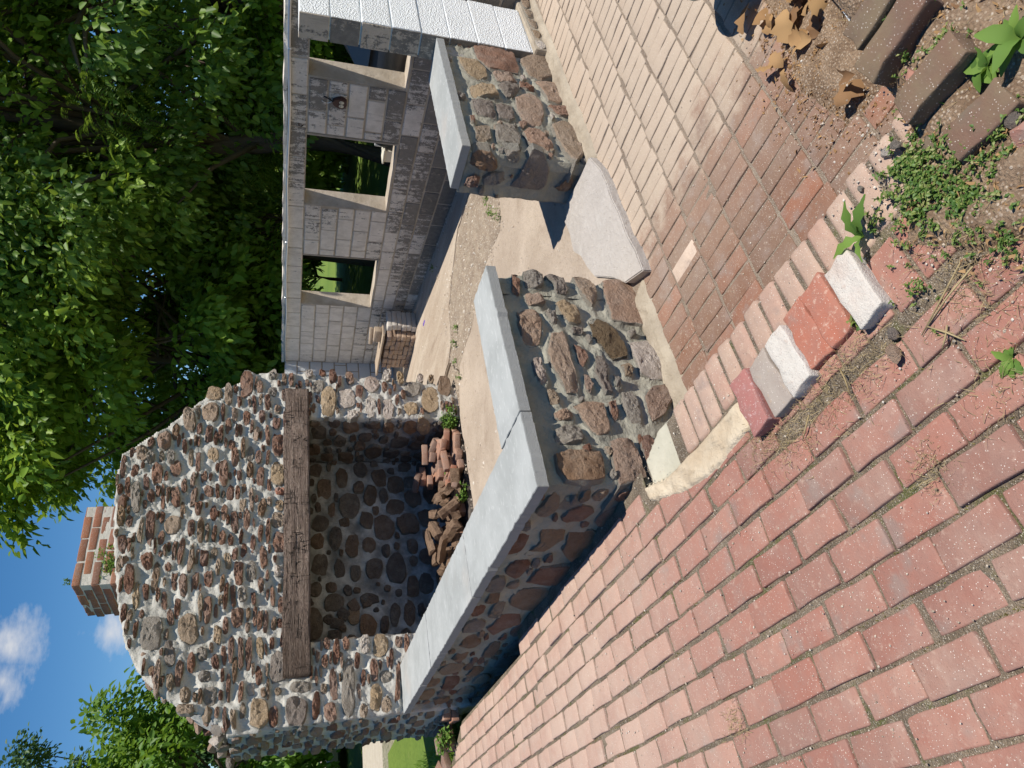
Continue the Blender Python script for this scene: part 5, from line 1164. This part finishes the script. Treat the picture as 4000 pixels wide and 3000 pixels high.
rosette('broadleaf_weed', G(3990, 150, .03), 8, .075, .03, 'tall narrow leaved weed at the lower right corner', 'weed', 2, .4, 1.1, .05)
rosette('spiky_weed', G(3375, 925, .01), 6, .105, .032, 'jagged lettuce like weed beside the outer white brick', 'weed', 3, .15, .9, .30)
rosette('broadleaf_weed', G(3960, 1400, .0), 7, .04, .02, 'small leafy weed in the joint at the bottom edge', 'weed', 4, .2, .9, .12)
sp_ = [(3630, 760, 190, .030, .0125, .10, 'dense green clover patch on the soil'), (3560, 640, 90, .026, .012, .065, 'clover clump next to the cream stone chip'), (3790, 800, 110, .022, .011, .10, 'straggly yellowing clover below the main patch'), (3560, 215, 26, .05, .009, .06, 'feathery weed between the two lifted bricks'), (3640, 400, 26, .05, .009, .05, 'small seedling clump under the mossy brick'), (3470, 60, 16, .05, .012, .05, 'leafy weed by the dark brick at the kerb'), (3450, 860, 9, .03, .010, .05, 'thin seedling on the edging bricks'), (3860, 620, 18, .03, .01, .08, 'sparse creeping weed near the slate stone'), (3610, 1120, 22, .02, .008, .08, 'low creeping weed below the outer white brick'), (3350, 1260, 8, .02, .014, .03, 'two leaf seedling at the end of the white brick'), (2975, 0, 4, .02, .02, .02, 'leaf stub at the right border')]
for i, (x, y, n, h, lf, sp, lab) in enumerate(sp_[:10]): sprig('clover_weed', G(x, y, .004), n, h, lf, lab, 'clover', 20 + i, sp)
# weeds at the hearth
for i, (x, y, n, h, lf, sp, lab) in enumerate([(1790, 1640, 46, .17, .035, .12, 'leafy green weed at the right foot of the hearth'), (1800, 1850, 40, .16, .032, .11, 'tall pale weed in front of the brick heap'), (1830, 1930, 16, .10, .03, .07, 'short weed in front of the woodpile')]):
    sprig('hearth_weed', G(x, y, ZF), n, h, lf, lab, 'weed', 50 + i, sp, per=9)
for i, (x, y, h, n) in enumerate([(1785, 1340, .08, 10), (1800, 1470, .05, 7), (1790, 1280, .06, 8), (1905, 780, .05, 8), (1920, 830, .05, 8), (1695, 1045, .05, 6), (1955, 850, .10, 7), (1785, 1415, .05, 6)]):
    sprig('floor_seedling', G(x, y, ZF), n, h, .022, 'tiny seedling in the floor gravel, ' + ['largest one in the strip', 'nearest to the fireplace foot', 'by the corner of the cap', 'furthest right in the strip', 'second from the right wall', 'at the foot of the block wall', 'spindly one beside the right wall', 'second nearest to the fireplace'][i], 'weed', 70 + i, .05, 'weed', 'seedlings in the gravel strip', 5)
# chimney plant
sprig('chimney_shrub', (1.52, 3.97, 2.62), 40, .20, .032, 'wispy green shrub rooted at the chimney base', 'weed', 90, .13, 'shrub')
sprig('chimney_sprout', (1.40, 4.02, 3.0), 6, .06, .022, 'tiny sprout on top of the chimney bricks', 'weed', 91, .02, 'weed')
sprig('brickpile_weed', (-.16, 3.86, .0), 16, .16, .05, 'leafy weed growing out of the corner brick pile', 'weed', 92, .09)
# moss and dead grass in the patio joints
def blades(name, pts, h, w, mt, seed, lean=.5):
    r = random.Random(seed); V, F, rn = [], [], []
    for (x, y, z) in pts:
        a = r.uniform(0, 6.3); hh = h * r.uniform(.4, 1.2); l = lean * hh * r.random(); b = r.uniform(0, 6.3); o = len(V); dx, dy = math.cos(a) * w / 2, math.sin(a) * w / 2; ex, ey = math.cos(b) * l, math.sin(b) * l
        V += [(x - dx, y - dy, z), (x + dx, y + dy, z), (x + dx * .6 + ex * .5, y + dy * .6 + ey * .5, z + hh * .6), (x - dx * .6 + ex * .5, y - dy * .6 + ey * .5, z + hh * .6), (x + ex, y + ey, z + hh * (.95 if lean < 1 else .5))]
        F += [(o, o + 1, o + 2, o + 3), (o + 3, o + 2, o + 4)]; q = r.random(); rn += [q, q]
    me = mesh_np(name, V, F); set_rnd(me, rn); return tag(part(name, me, M[mt]), kind='stuff')
rj = random.Random(8); P_ = []
for i in range(9000):
    k = rj.randint(-6, 18); x = -.754 + .1053 * (.0 - k) ; y = rj.uniform(-2.0, 2.2)
    if fbm(np.array([x * 2.3 + 9.]), np.array([y * 2.3]), 3)[0] < .50 or x > -.25: continue
    P_.append((x + rj.gauss(0, .003), y, -.010))
blades('joint_moss', P_, .011, .004, 'moss', 3, .8)
P_ = []
for (x, y, n, s) in [(3190, 1560, 420, .06), (3080, 1700, 380, .06), (3330, 1440, 260, .05), (2980, 1720, 200, .05), (3640, 1830, 160, .03), (3420, 1390, 160, .05), (3900, 1130, 260, .09), (3750, 1100, 240, .07), (3930, 1500, 140, .06), (2880, 2820, 140, .03), (3850, 900, 240, .12), (3950, 700, 160, .10), (2990, 1540, 120, .04)]:
    c = on_z(x, y, 0)
    for i in range(n): P_.append((c[0] + rj.gauss(0, s), c[1] + rj.gauss(0, s), .004))
blades('dead_grass', P_, .022, .0018, 'straw', 4, 2.2)
P_ = []
for i in range(5200):
    x = rj.uniform(-.72, .55); y = rj.uniform(-2.6, -1.45)
    if inside([(-.40, -1.58), (-.16, -1.44), (-.10, -1.55), (.12, -1.66), (.60, -1.70), (.60, -2.7), (-.75, -2.7), (-.62, -2.2), (-.50, -1.80)], np.array([x]), np.array([y]))[0]: P_.append((x, y, .012))
blades('soil_litter', P_[:2600], .012, .009, 'dryleaf', 16, 2.4)
blades('soil_straw', P_[2600:], .03, .0016, 'straw', 17, 2.4)
for i, (x, y, n, h, lf, sp, lab) in enumerate([(3700, 200, 40, .035, .009, .05, 'pale seedling tuft between the mossy and the dark brick'), (3760, 560, 40, .03, .010, .05, 'creeping weed at the end of the sooty brick'), (3900, 480, 30, .03, .010, .06, 'low weed beside the broadleaf rosette'), (3560, 40, 40, .05, .010, .05, 'weed tuft at the top border by the kerb'), (3930, 950, 40, .02, .009, .09, 'thin weed scatter at the lower border of the soil')]): sprig('seedling_weed', G(x, y, .004), n, h, lf, lab, 'clover', 120 + i, sp)
stalks = [[(3760, 1010), (3670, 1180), (3600, 1310)], [(3800, 1040), (3700, 1160), (3612, 1290)], [(3620, 1275), (3700, 1300), (3770, 1330)], [(3700, 1270), (3692, 1320), (3680, 1365)], [(3280, 1440), (3300, 1480), (3320, 1540)], [(3160, 1620), (3145, 1680), (3135, 1720)]]
for i, pth in enumerate(stalks):
    p = [on_z(x, y, .012 + .006 * (k == 1)) for k, (x, y) in enumerate(pth)]; V, F = tube_np(p, [.0022, .0024, .0014], 5); o = part('straw_stalk', mesh_np('straw_stalk', V, F, True), M['straw']); tag(o, ['long dry straw stalk from the weeds to the bricks', 'second straw stalk beside the long one', 'straw stalk crossing below the long ones', 'thick bent twig near the straw stalks', 'thin straw stalk in the dead grass', 'straw stalk nearest the cream mortar'][i], 'stalk', 'dry stalks on the patio')
# dry leaves
rl = random.Random(14)
for i in range(36):
    c = np.array([1.18 + rl.gauss(0, .22), -1.50 + rl.gauss(0, .10), ZB + .012 + rl.random() * .07]); L = rl.uniform(.06, .12)
    V, F = leaf_shape(L, L * .75, 6, rl.uniform(-.6, .9), rl.uniform(-.8, .9), .22, i); V = xf(V, rl.uniform(0, 6.3), rl.gauss(0, .35), c, rl.gauss(0, .5)); o = part('dry_leaf', mesh_np('dry_leaf', V, F, True), M['dryleaf']); tag(o, 'curled brown leaf in the drift between pot and kerb', 'leaf', 'dry leaves drifted against the kerb')
P_ = [(.95 + r5.gauss(0, .22), -1.42 + r5.gauss(0, .12), ZB + .004) for _ in range(1500)]; blades('leaf_crumbs', P_, .012, .010, 'dryleaf', 6, 2.)
lump('dirt_drift', [(.55, -1.30), (.9, -1.22), (1.5, -1.32), (2.0, -1.75), (.5, -1.75)], ZB - .03, ZB + .012, M['soil'], low, .02, .012, .14)
pt = empty('garden_pot', (1.62, -1.42, ZB), 'grey green glazed pot at the right border', 'pot')
V, F = [], []; prof = [(.02, 0), (.12, 0), (.15, .06), (.175, .16), (.185, .20), (.195, .205), (.195, .22), (.18, .22), (.165, .14), (.02, .12)]
for (r_, z) in prof:
    for k in range(28): a = 2 * math.pi * k / 28; V.append((1.62 + r_ * math.cos(a), -1.42 + r_ * math.sin(a), ZB + z))
for i in range(len(prof) - 1):
    for k in range(28): F.append((i * 28 + k, i * 28 + (k + 1) % 28, (i + 1) * 28 + (k + 1) % 28, (i + 1) * 28 + k))
part('bowl', mesh_np('bowl', V, F, True), M['pot'], pt)
# lawn grass near the fireplace corner
P_ = []; rg = random.Random(31)
for i in range(26000):
    x = rg.uniform(-4.5, .0); y = 4.02 + rg.random() ** 1.5 * 6.5
    if y < 4.25 and x < -.4 and rg.random() < .5: continue
    P_.append((x, y, -.07))
blades('lawn_grass', P_, .085, .008, 'grass', 9, .9)

# ---- trees
def leaf_cloud(C, D, L, Wd, seed, spread, per, droop=.5):
    """C cluster centres, D outward directions; returns vertices and faces of folded leaves"""
    g = np.random.default_rng(seed); n = len(C) * per; c = np.repeat(C, per, 0); d = np.repeat(D, per, 0)
    o = g.normal(0, 1, (n, 3)); o /= np.linalg.norm(o, axis=1, keepdims=True); o *= (g.random((n, 1)) ** .5) * spread; o[:, 2] *= .75; b = c + o
    ax = d * .7 + o / spread * .6 + g.normal(0, .45, (n, 3)); ax[:, 2] -= droop; ax /= np.linalg.norm(ax, axis=1, keepdims=True)
    nm = np.array([0, 0, 1.]) * .9 + d * .5 + g.normal(0, .5, (n, 3)); sd = np.cross(nm, ax); sd /= np.linalg.norm(sd, axis=1, keepdims=True) + 1e-9; nn = np.cross(ax, sd)
    l = L * g.uniform(.6, 1.15, (n, 1)); w = Wd * l / L
    V = np.stack([b, b + ax * l * .26 + sd * w * .46 + nn * w * .15, b + ax * l * .66 + sd * w * .38 + nn * w * .10 - nn * l * .04, b + ax * l - nn * l * .14, b + ax * l * .66 - sd * w * .38 + nn * w * .10 - nn * l * .04, b + ax * l * .26 - sd * w * .46 + nn * w * .15], 1).reshape(-1, 3)
    i = np.arange(n) * 6; F = np.stack([np.c_[i, i + 1, i + 2, i + 3], np.c_[i, i + 3, i + 4, i + 5]], 1).reshape(-1, 4); return V, F, np.repeat(g.random(len(C)), per * 2) * .75 + np.repeat(g.random(n), 2) * .25
def frond_cloud(C, D, L, seed, leaflets=9, spread=.3, per=7):
    g = np.random.default_rng(seed); n = len(C) * per; c = np.repeat(C, per, 0); d = np.repeat(D, per, 0); a = d + g.normal(0, .7, (n, 3)); a[:, 2] -= .05; a /= np.linalg.norm(a, axis=1, keepdims=True); b = c + g.normal(0, spread * .35, (n, 3)); l = L * g.uniform(.7, 1.2, (n, 1))
    sd = np.cross(np.tile([0, 0, 1.], (n, 1)), a); sd /= np.linalg.norm(sd, axis=1, keepdims=True) + 1e-9; up = np.cross(a, sd); Vs, Fs = [], []; o = 0
    for k in range(leaflets):
        t = (k + .6) / leaflets; p = b + a * l * t - np.array([0, 0, 1.]) * l * .55 * t * t
        for s in (-1, 1):
            ll = l * .30 * (1 - .45 * abs(t - .45)); q = sd * s * .9 + a * .45 - up * .25; q /= np.linalg.norm(q, axis=1, keepdims=True); w = a * ll * .16
            Vs.append(np.stack([p, p + q * ll * .45 + w, p + q * ll - up * ll * .15, p + q * ll * .45 - w], 1).reshape(-1, 3)); i = o + np.arange(n) * 4; Fs.append(np.stack([np.c_[i, i + 1, i + 2], np.c_[i, i + 2, i + 3]], 1).reshape(-1, 3)); o += n * 4
    F = np.vstack(Fs); return np.vstack(Vs), F, np.tile(np.repeat(np.repeat(g.random(len(C)), per), 2), leaflets * 2)
def fast_mesh(name, V, F, rn):
    me = bpy.data.meshes.new(name); me.vertices.add(len(V)); me.vertices.foreach_set('co', V.astype(np.float32).ravel()); nf, k = F.shape
    me.loops.add(nf * k); me.loops.foreach_set('vertex_index', F.astype(np.int32).ravel()); me.polygons.add(nf); me.polygons.foreach_set('loop_start', np.arange(nf, dtype=np.int32) * k); me.polygons.foreach_set('loop_total', np.full(nf, k, np.int32)); me.update(calc_edges=True)
    set_rnd(me, rn); return me
def tree(name, label, az, dist, zc, rad, ncl, kind, mt, L=.2, seed=1, trunk=.16, per=20, spread=.42, cat='tree', group='trees behind the ruin', zmin=.5, inner=.25, lean=0.):
    g = np.random.default_rng(seed); bx, by = CAM[0] + dist * math.cos(R(az)), CAM[1] + dist * math.sin(R(az)); base = np.array([bx, by, -.45]); e = empty(name, tuple(base), label, cat, group)
    d = g.normal(0, 1, (ncl, 3)); d /= np.linalg.norm(d, axis=1, keepdims=True); q = inner + (1 - inner) * g.random((ncl, 1)) ** .45
    lump_ = 1 + .28 * np.array([mnoise.noise(Vector(x * 2.1) + Vector((seed * 5.3, 0, 0))) for x in d])[:, None] * 1.4
    if kind != 'loose':                                   # boughs: clusters gather in domed clumps with gaps between
        nb = max(6, ncl // 17); kb = g.integers(0, nb, ncl); db = g.normal(0, 1, (nb, 3)); db /= np.linalg.norm(db, axis=1, keepdims=True); qb = .42 + .58 * g.random((nb, 1)) ** .55
        off = g.normal(0, 1, (ncl, 3)); off /= np.linalg.norm(off, axis=1, keepdims=True); off *= g.random((ncl, 1)) ** .4; off[:, 2] = np.abs(off[:, 2]) * .75 - .12
        rb_ = .24 * (rad[0] + rad[1]) / 2 + .15; cb = (db * qb)[kb]; C = np.array([bx, by, zc]) + cb * np.array(rad) + off * rb_ * g.uniform(.7, 1.25, (nb, 1))[kb]; d = off * .7 + db[kb] * .6; d /= np.linalg.norm(d, axis=1, keepdims=True) + 1e-9
    else: C = np.array([bx, by, zc]) + d * q * np.array(rad) * lump_
    ok = C[:, 2] > zmin; C, d = C[ok], d[ok]
    # limbs
    parts_ = []; top = np.array([bx + lean, by, zc + rad[2] * .35]); tp = [base + (top - base) * t + np.array([g.normal(0, .08), g.normal(0, .08), 0]) * (t > 0) for t in np.linspace(0, 1, 7)]; parts_.append(tube_np(tp, [trunk * (1 - .75 * t) for t in np.linspace(0, 1, 7)], 9)); V, F = merge(parts_); part('trunk', mesh_np('trunk', V, F, True), M['bark'], e)
    lm = []
    for i in g.choice(len(C), min(len(C), 46), replace=False):
        t = g.uniform(.25, .95); s_ = base + (top - base) * t; m_ = (s_ + C[i]) / 2 + np.array([0, 0, .25]) + g.normal(0, .12, 3); lm.append(tube_np([s_, m_, C[i]], [trunk * .34 * (1.1 - t), trunk * .18, .008], 5))
    V, F = merge(lm); part('limb', mesh_np('limbs', V, F, True), M['bark'], e)['kind'] = 'stuff'
    if kind == 'frond': V, F, rn = frond_cloud(C, d, L, seed, per=per, spread=spread)
    else: V, F, rn = leaf_cloud(C, d, L, L * .62, seed, spread, per)
    cr_ = part('crown', fast_mesh('crown', V, F, rn), M[mt], e); return e
tree('broadleaf_tree', 'big broadleaf tree rising just right of the chimney', 51.5, 15.2, 4.4, (3.3, 3.3, 4.0), 1300, 'leaf', 'leafA', .19, 1, .2, 30, .40)
tree('broadleaf_tree', 'broadleaf tree behind the middle of the block wall', 43, 14.6, 6.6, (3.9, 3.9, 5.6), 1300, 'leaf', 'leafA', .16, 2, .22, 28, .45, zmin=1.0)
tree('feathery_tree', 'feather leaved tree behind the middle window', 35.5, 12.9, 6.4, (3.5, 3.5, 5.4), 1300, 'leaf', 'leafB', .14, 3, .2, 28, .40, zmin=1.2)
tree('feathery_tree', 'feather leaved tree above the white pier', 26.5, 13.5, 6.2, (3.7, 3.7, 5.4), 1000, 'frond', 'leafB', .28, 4, .2, 9, .42, zmin=1.2)
tree('backing_tree', 'dark tree filling the gap far behind the wall', 47, 20, 5.5, (4.6, 4.6, 6.5), 900, 'leaf', 'leafB', .2, 5, .25, 26, .6)
tree('backing_tree', 'dark tree far behind the right window', 31, 20, 5.5, (5.2, 5.2, 6.5), 900, 'leaf', 'leafB', .2, 6, .25, 26, .6)
tree('backing_tree', 'dark tree at the far right margin', 17, 17, 5.5, (4.2, 4.2, 6.5), 600, 'leaf', 'leafB', .2, 7, .25, 26, .6)
for i, (az, d_, z_, r_) in enumerate([(54, 11.6, .9, 1.15), (47, 12.0, .7, 1.2), (40.5, 11.8, .9, 1.2), (33.5, 11.2, .8, 1.2), (27.5, 11.0, 1.1, 1.1)]):
    tree('shrub', ['leafy shrub behind the left end of the block wall', 'leafy shrub behind the left window', 'leafy shrub between the left and middle windows', 'leafy shrub behind the middle window', 'leafy shrub behind the socket box'][i], az, d_ + 2.8, z_ + .5, (r_, r_, r_ * 1.25), 130, 'leaf', 'leafA', .17, 30 + i, .05, 20, .35, 'shrub', 'shrubs behind the block wall', 1.05)
tree('light_green_tree', 'bright green rounded tree left of the fireplace shoulder', 84.3, 17.5, 3.0, (3.25, 3.25, 2.7), 1000, 'leaf', 'leafC', .16, 11, .2, 34, .40, 'tree', 'trees left of the fireplace', .3)
tree('light_green_tree', 'bright green tree at the far left edge', 98, 19, 2.8, (3.6, 3.6, 3.0), 560, 'leaf', 'leafC', .17, 12, .2, 26, .45, 'tree', 'trees left of the fireplace', .3)
tree('poplar_tree', 'dark wispy poplar against the sky at the lower left', 80.2, 29, 6.2, (1.5, 1.5, 6.4), 420, 'leaf', 'leafD', .17, 13, .2, 26, .5, 'tree', 'trees left of the fireplace', .5)
for i, (az, d_) in enumerate([(13, 19), (21, 21), (29, 23), (37, 23), (45, 24), (53, 23), (60, 24)]):  # thickets added to cover sunlit lawn and keep the window views dark
    tree('added_thicket', ORD[i] + ' added dark thicket from the right, hiding bright lawn behind the block wall', az, d_, 1.3, (2.5, 2.5, 2.3), 380, 'leaf', 'leafB', .24, 60 + i, .06, 22, .5, 'shrub', 'added thickets behind the ruin', -.4)
# far line of woodland so the horizon is never bare
gW = np.random.default_rng(5); Cw = []
for a in np.linspace(-20, 200, 420):
    for k in range(9): dd = 75 + gW.normal(0, 6); Cw.append((CAM[0] + dd * math.cos(R(a + gW.normal(0, .4))), CAM[1] + dd * math.sin(R(a)), abs(gW.normal(0, 1)) * 2.2 + .3 + 1.2 * math.sin(a * .5)))
Cw = np.array(Cw); Dw = np.tile([0, -.3, .3], (len(Cw), 1)); V, F, rn = leaf_cloud(Cw, Dw, 1.1, .8, 8, 1.6, 9); tag(part('far_woodland', fast_mesh('far_woodland', V, F, rn), M['leafC']), kind='stuff')

# ---- parked car and tub seen through the windows
def car(c, yaw):
    e = bpy.data.objects.new('parked_car', None); link(e); e.location = c; e.rotation_euler = (0, 0, yaw); tag(e, 'dark grey car parked behind the block wall, seen through the windows', 'car')
    def pt_(name, me, mt, parent=e): o = bpy.data.objects.new(name, me); me.materials.append(M[mt]); link(o, parent); return o
    prof = [(-2.1, .35), (-2.15, .62), (-2.05, .82), (-1.2, .95), (-.55, 1.38), (.85, 1.42), (1.55, 1.02), (2.1, .92), (2.18, .6), (2.12, .33)]; bm = bmesh.new(); R_ = []
    for (yy, sq) in ((-.86, .0), (-.80, .06), (.80, .06), (.86, .0)):
        R_.append([bm.verts.new((x * (1 - (.02 if abs(yy) > .85 else 0)), yy if z < 1.0 else yy * .84, z - (.03 if abs(yy) > .85 else 0))) for x, z in prof])
    n = len(prof)
    for a, b in zip(R_[:-1], R_[1:]):
        for i in range(n): bm.faces.new((a[i], a[(i + 1) % n], b[(i + 1) % n], b[i]))
    bm.faces.new(R_[0][::-1]); bm.faces.new(R_[-1]); bmesh.ops.recalc_face_normals(bm, faces=bm.faces); bmesh.ops.bevel(bm, geom=bm.edges[:], offset=.03, segments=2, affect='EDGES'); pt_('body', bm_mesh(bm, 'body', True), 'carpaint')
    for s in (-1, 1):
        for q in ([(-1.1, 1.0), (-.5, 1.32), (.1, 1.34), (.1, 1.0)], [(.16, 1.0), (.16, 1.34), (.8, 1.35), (1.4, 1.03)]):
            bm = bmesh.new(); v = [bm.verts.new((x, s * (.875 - (z - 1.0) * .38), z)) for x, z in q]; bm.faces.new(v); pt_('side_window', bm_mesh(bm, 'side_window'), 'glass')
        for x in (-1.3, 1.35):
            bm = bmesh.new(); bmesh.ops.create_cone(bm, cap_ends=True, segments=24, radius1=.32, radius2=.32, depth=.2, matrix=Matrix.Translation((x, s * .80, .32)) @ Matrix.Rotation(math.pi / 2, 4, 'X')); w = pt_('wheel', bm_mesh(bm, 'wheel'), 'tyre')
            bm = bmesh.new(); bmesh.ops.create_cone(bm, cap_ends=True, segments=20, radius1=.19, radius2=.17, depth=.03, matrix=Matrix.Translation((x, s * .91, .32)) @ Matrix.Rotation(math.pi / 2, 4, 'X')); pt_('rim', bm_mesh(bm, 'rim'), 'chrome', w)
        me = hexa(boxpts(-2.17, -2.05, s * .62 - .16, s * .62 + .16, .62, .76), .02, 'headlight', 2); pt_('headlight', me, 'lamp_lens')
        me = hexa(boxpts(2.08, 2.20, s * .62 - .14, s * .62 + .14, .66, .82), .02, 'tail_light', 2); pt_('tail_light', me, 'brick_red')
    return e
car((6.95, .95, -.42), R(255.5))
tb = on_plane(1522, 597, WO - WN * 1.6, WN); tb = (tb[0], tb[1], -.42); te = empty('plastic_tub', tb, 'cream plastic tub on the grass beyond the middle window', 'tub')
part('tub_body', hexa([(tb[0] - .08, tb[1] - .07, -.42), (tb[0] + .08, tb[1] - .07, -.42), (tb[0] + .08, tb[1] + .07, -.42), (tb[0] - .08, tb[1] + .07, -.42), (tb[0] - .10, tb[1] - .09, .22), (tb[0] + .10, tb[1] - .09, .22), (tb[0] + .10, tb[1] + .09, .22), (tb[0] - .10, tb[1] + .09, .22)], .03, 'tub_body', 2), M['bin'], te)
part('rim', hexa(boxpts(tb[0] - .115, tb[0] + .115, tb[1] - .105, tb[1] + .105, .20, .225), .01, 'rim', 2), M['bin'], te)
print('objects', len(bpy.data.objects))
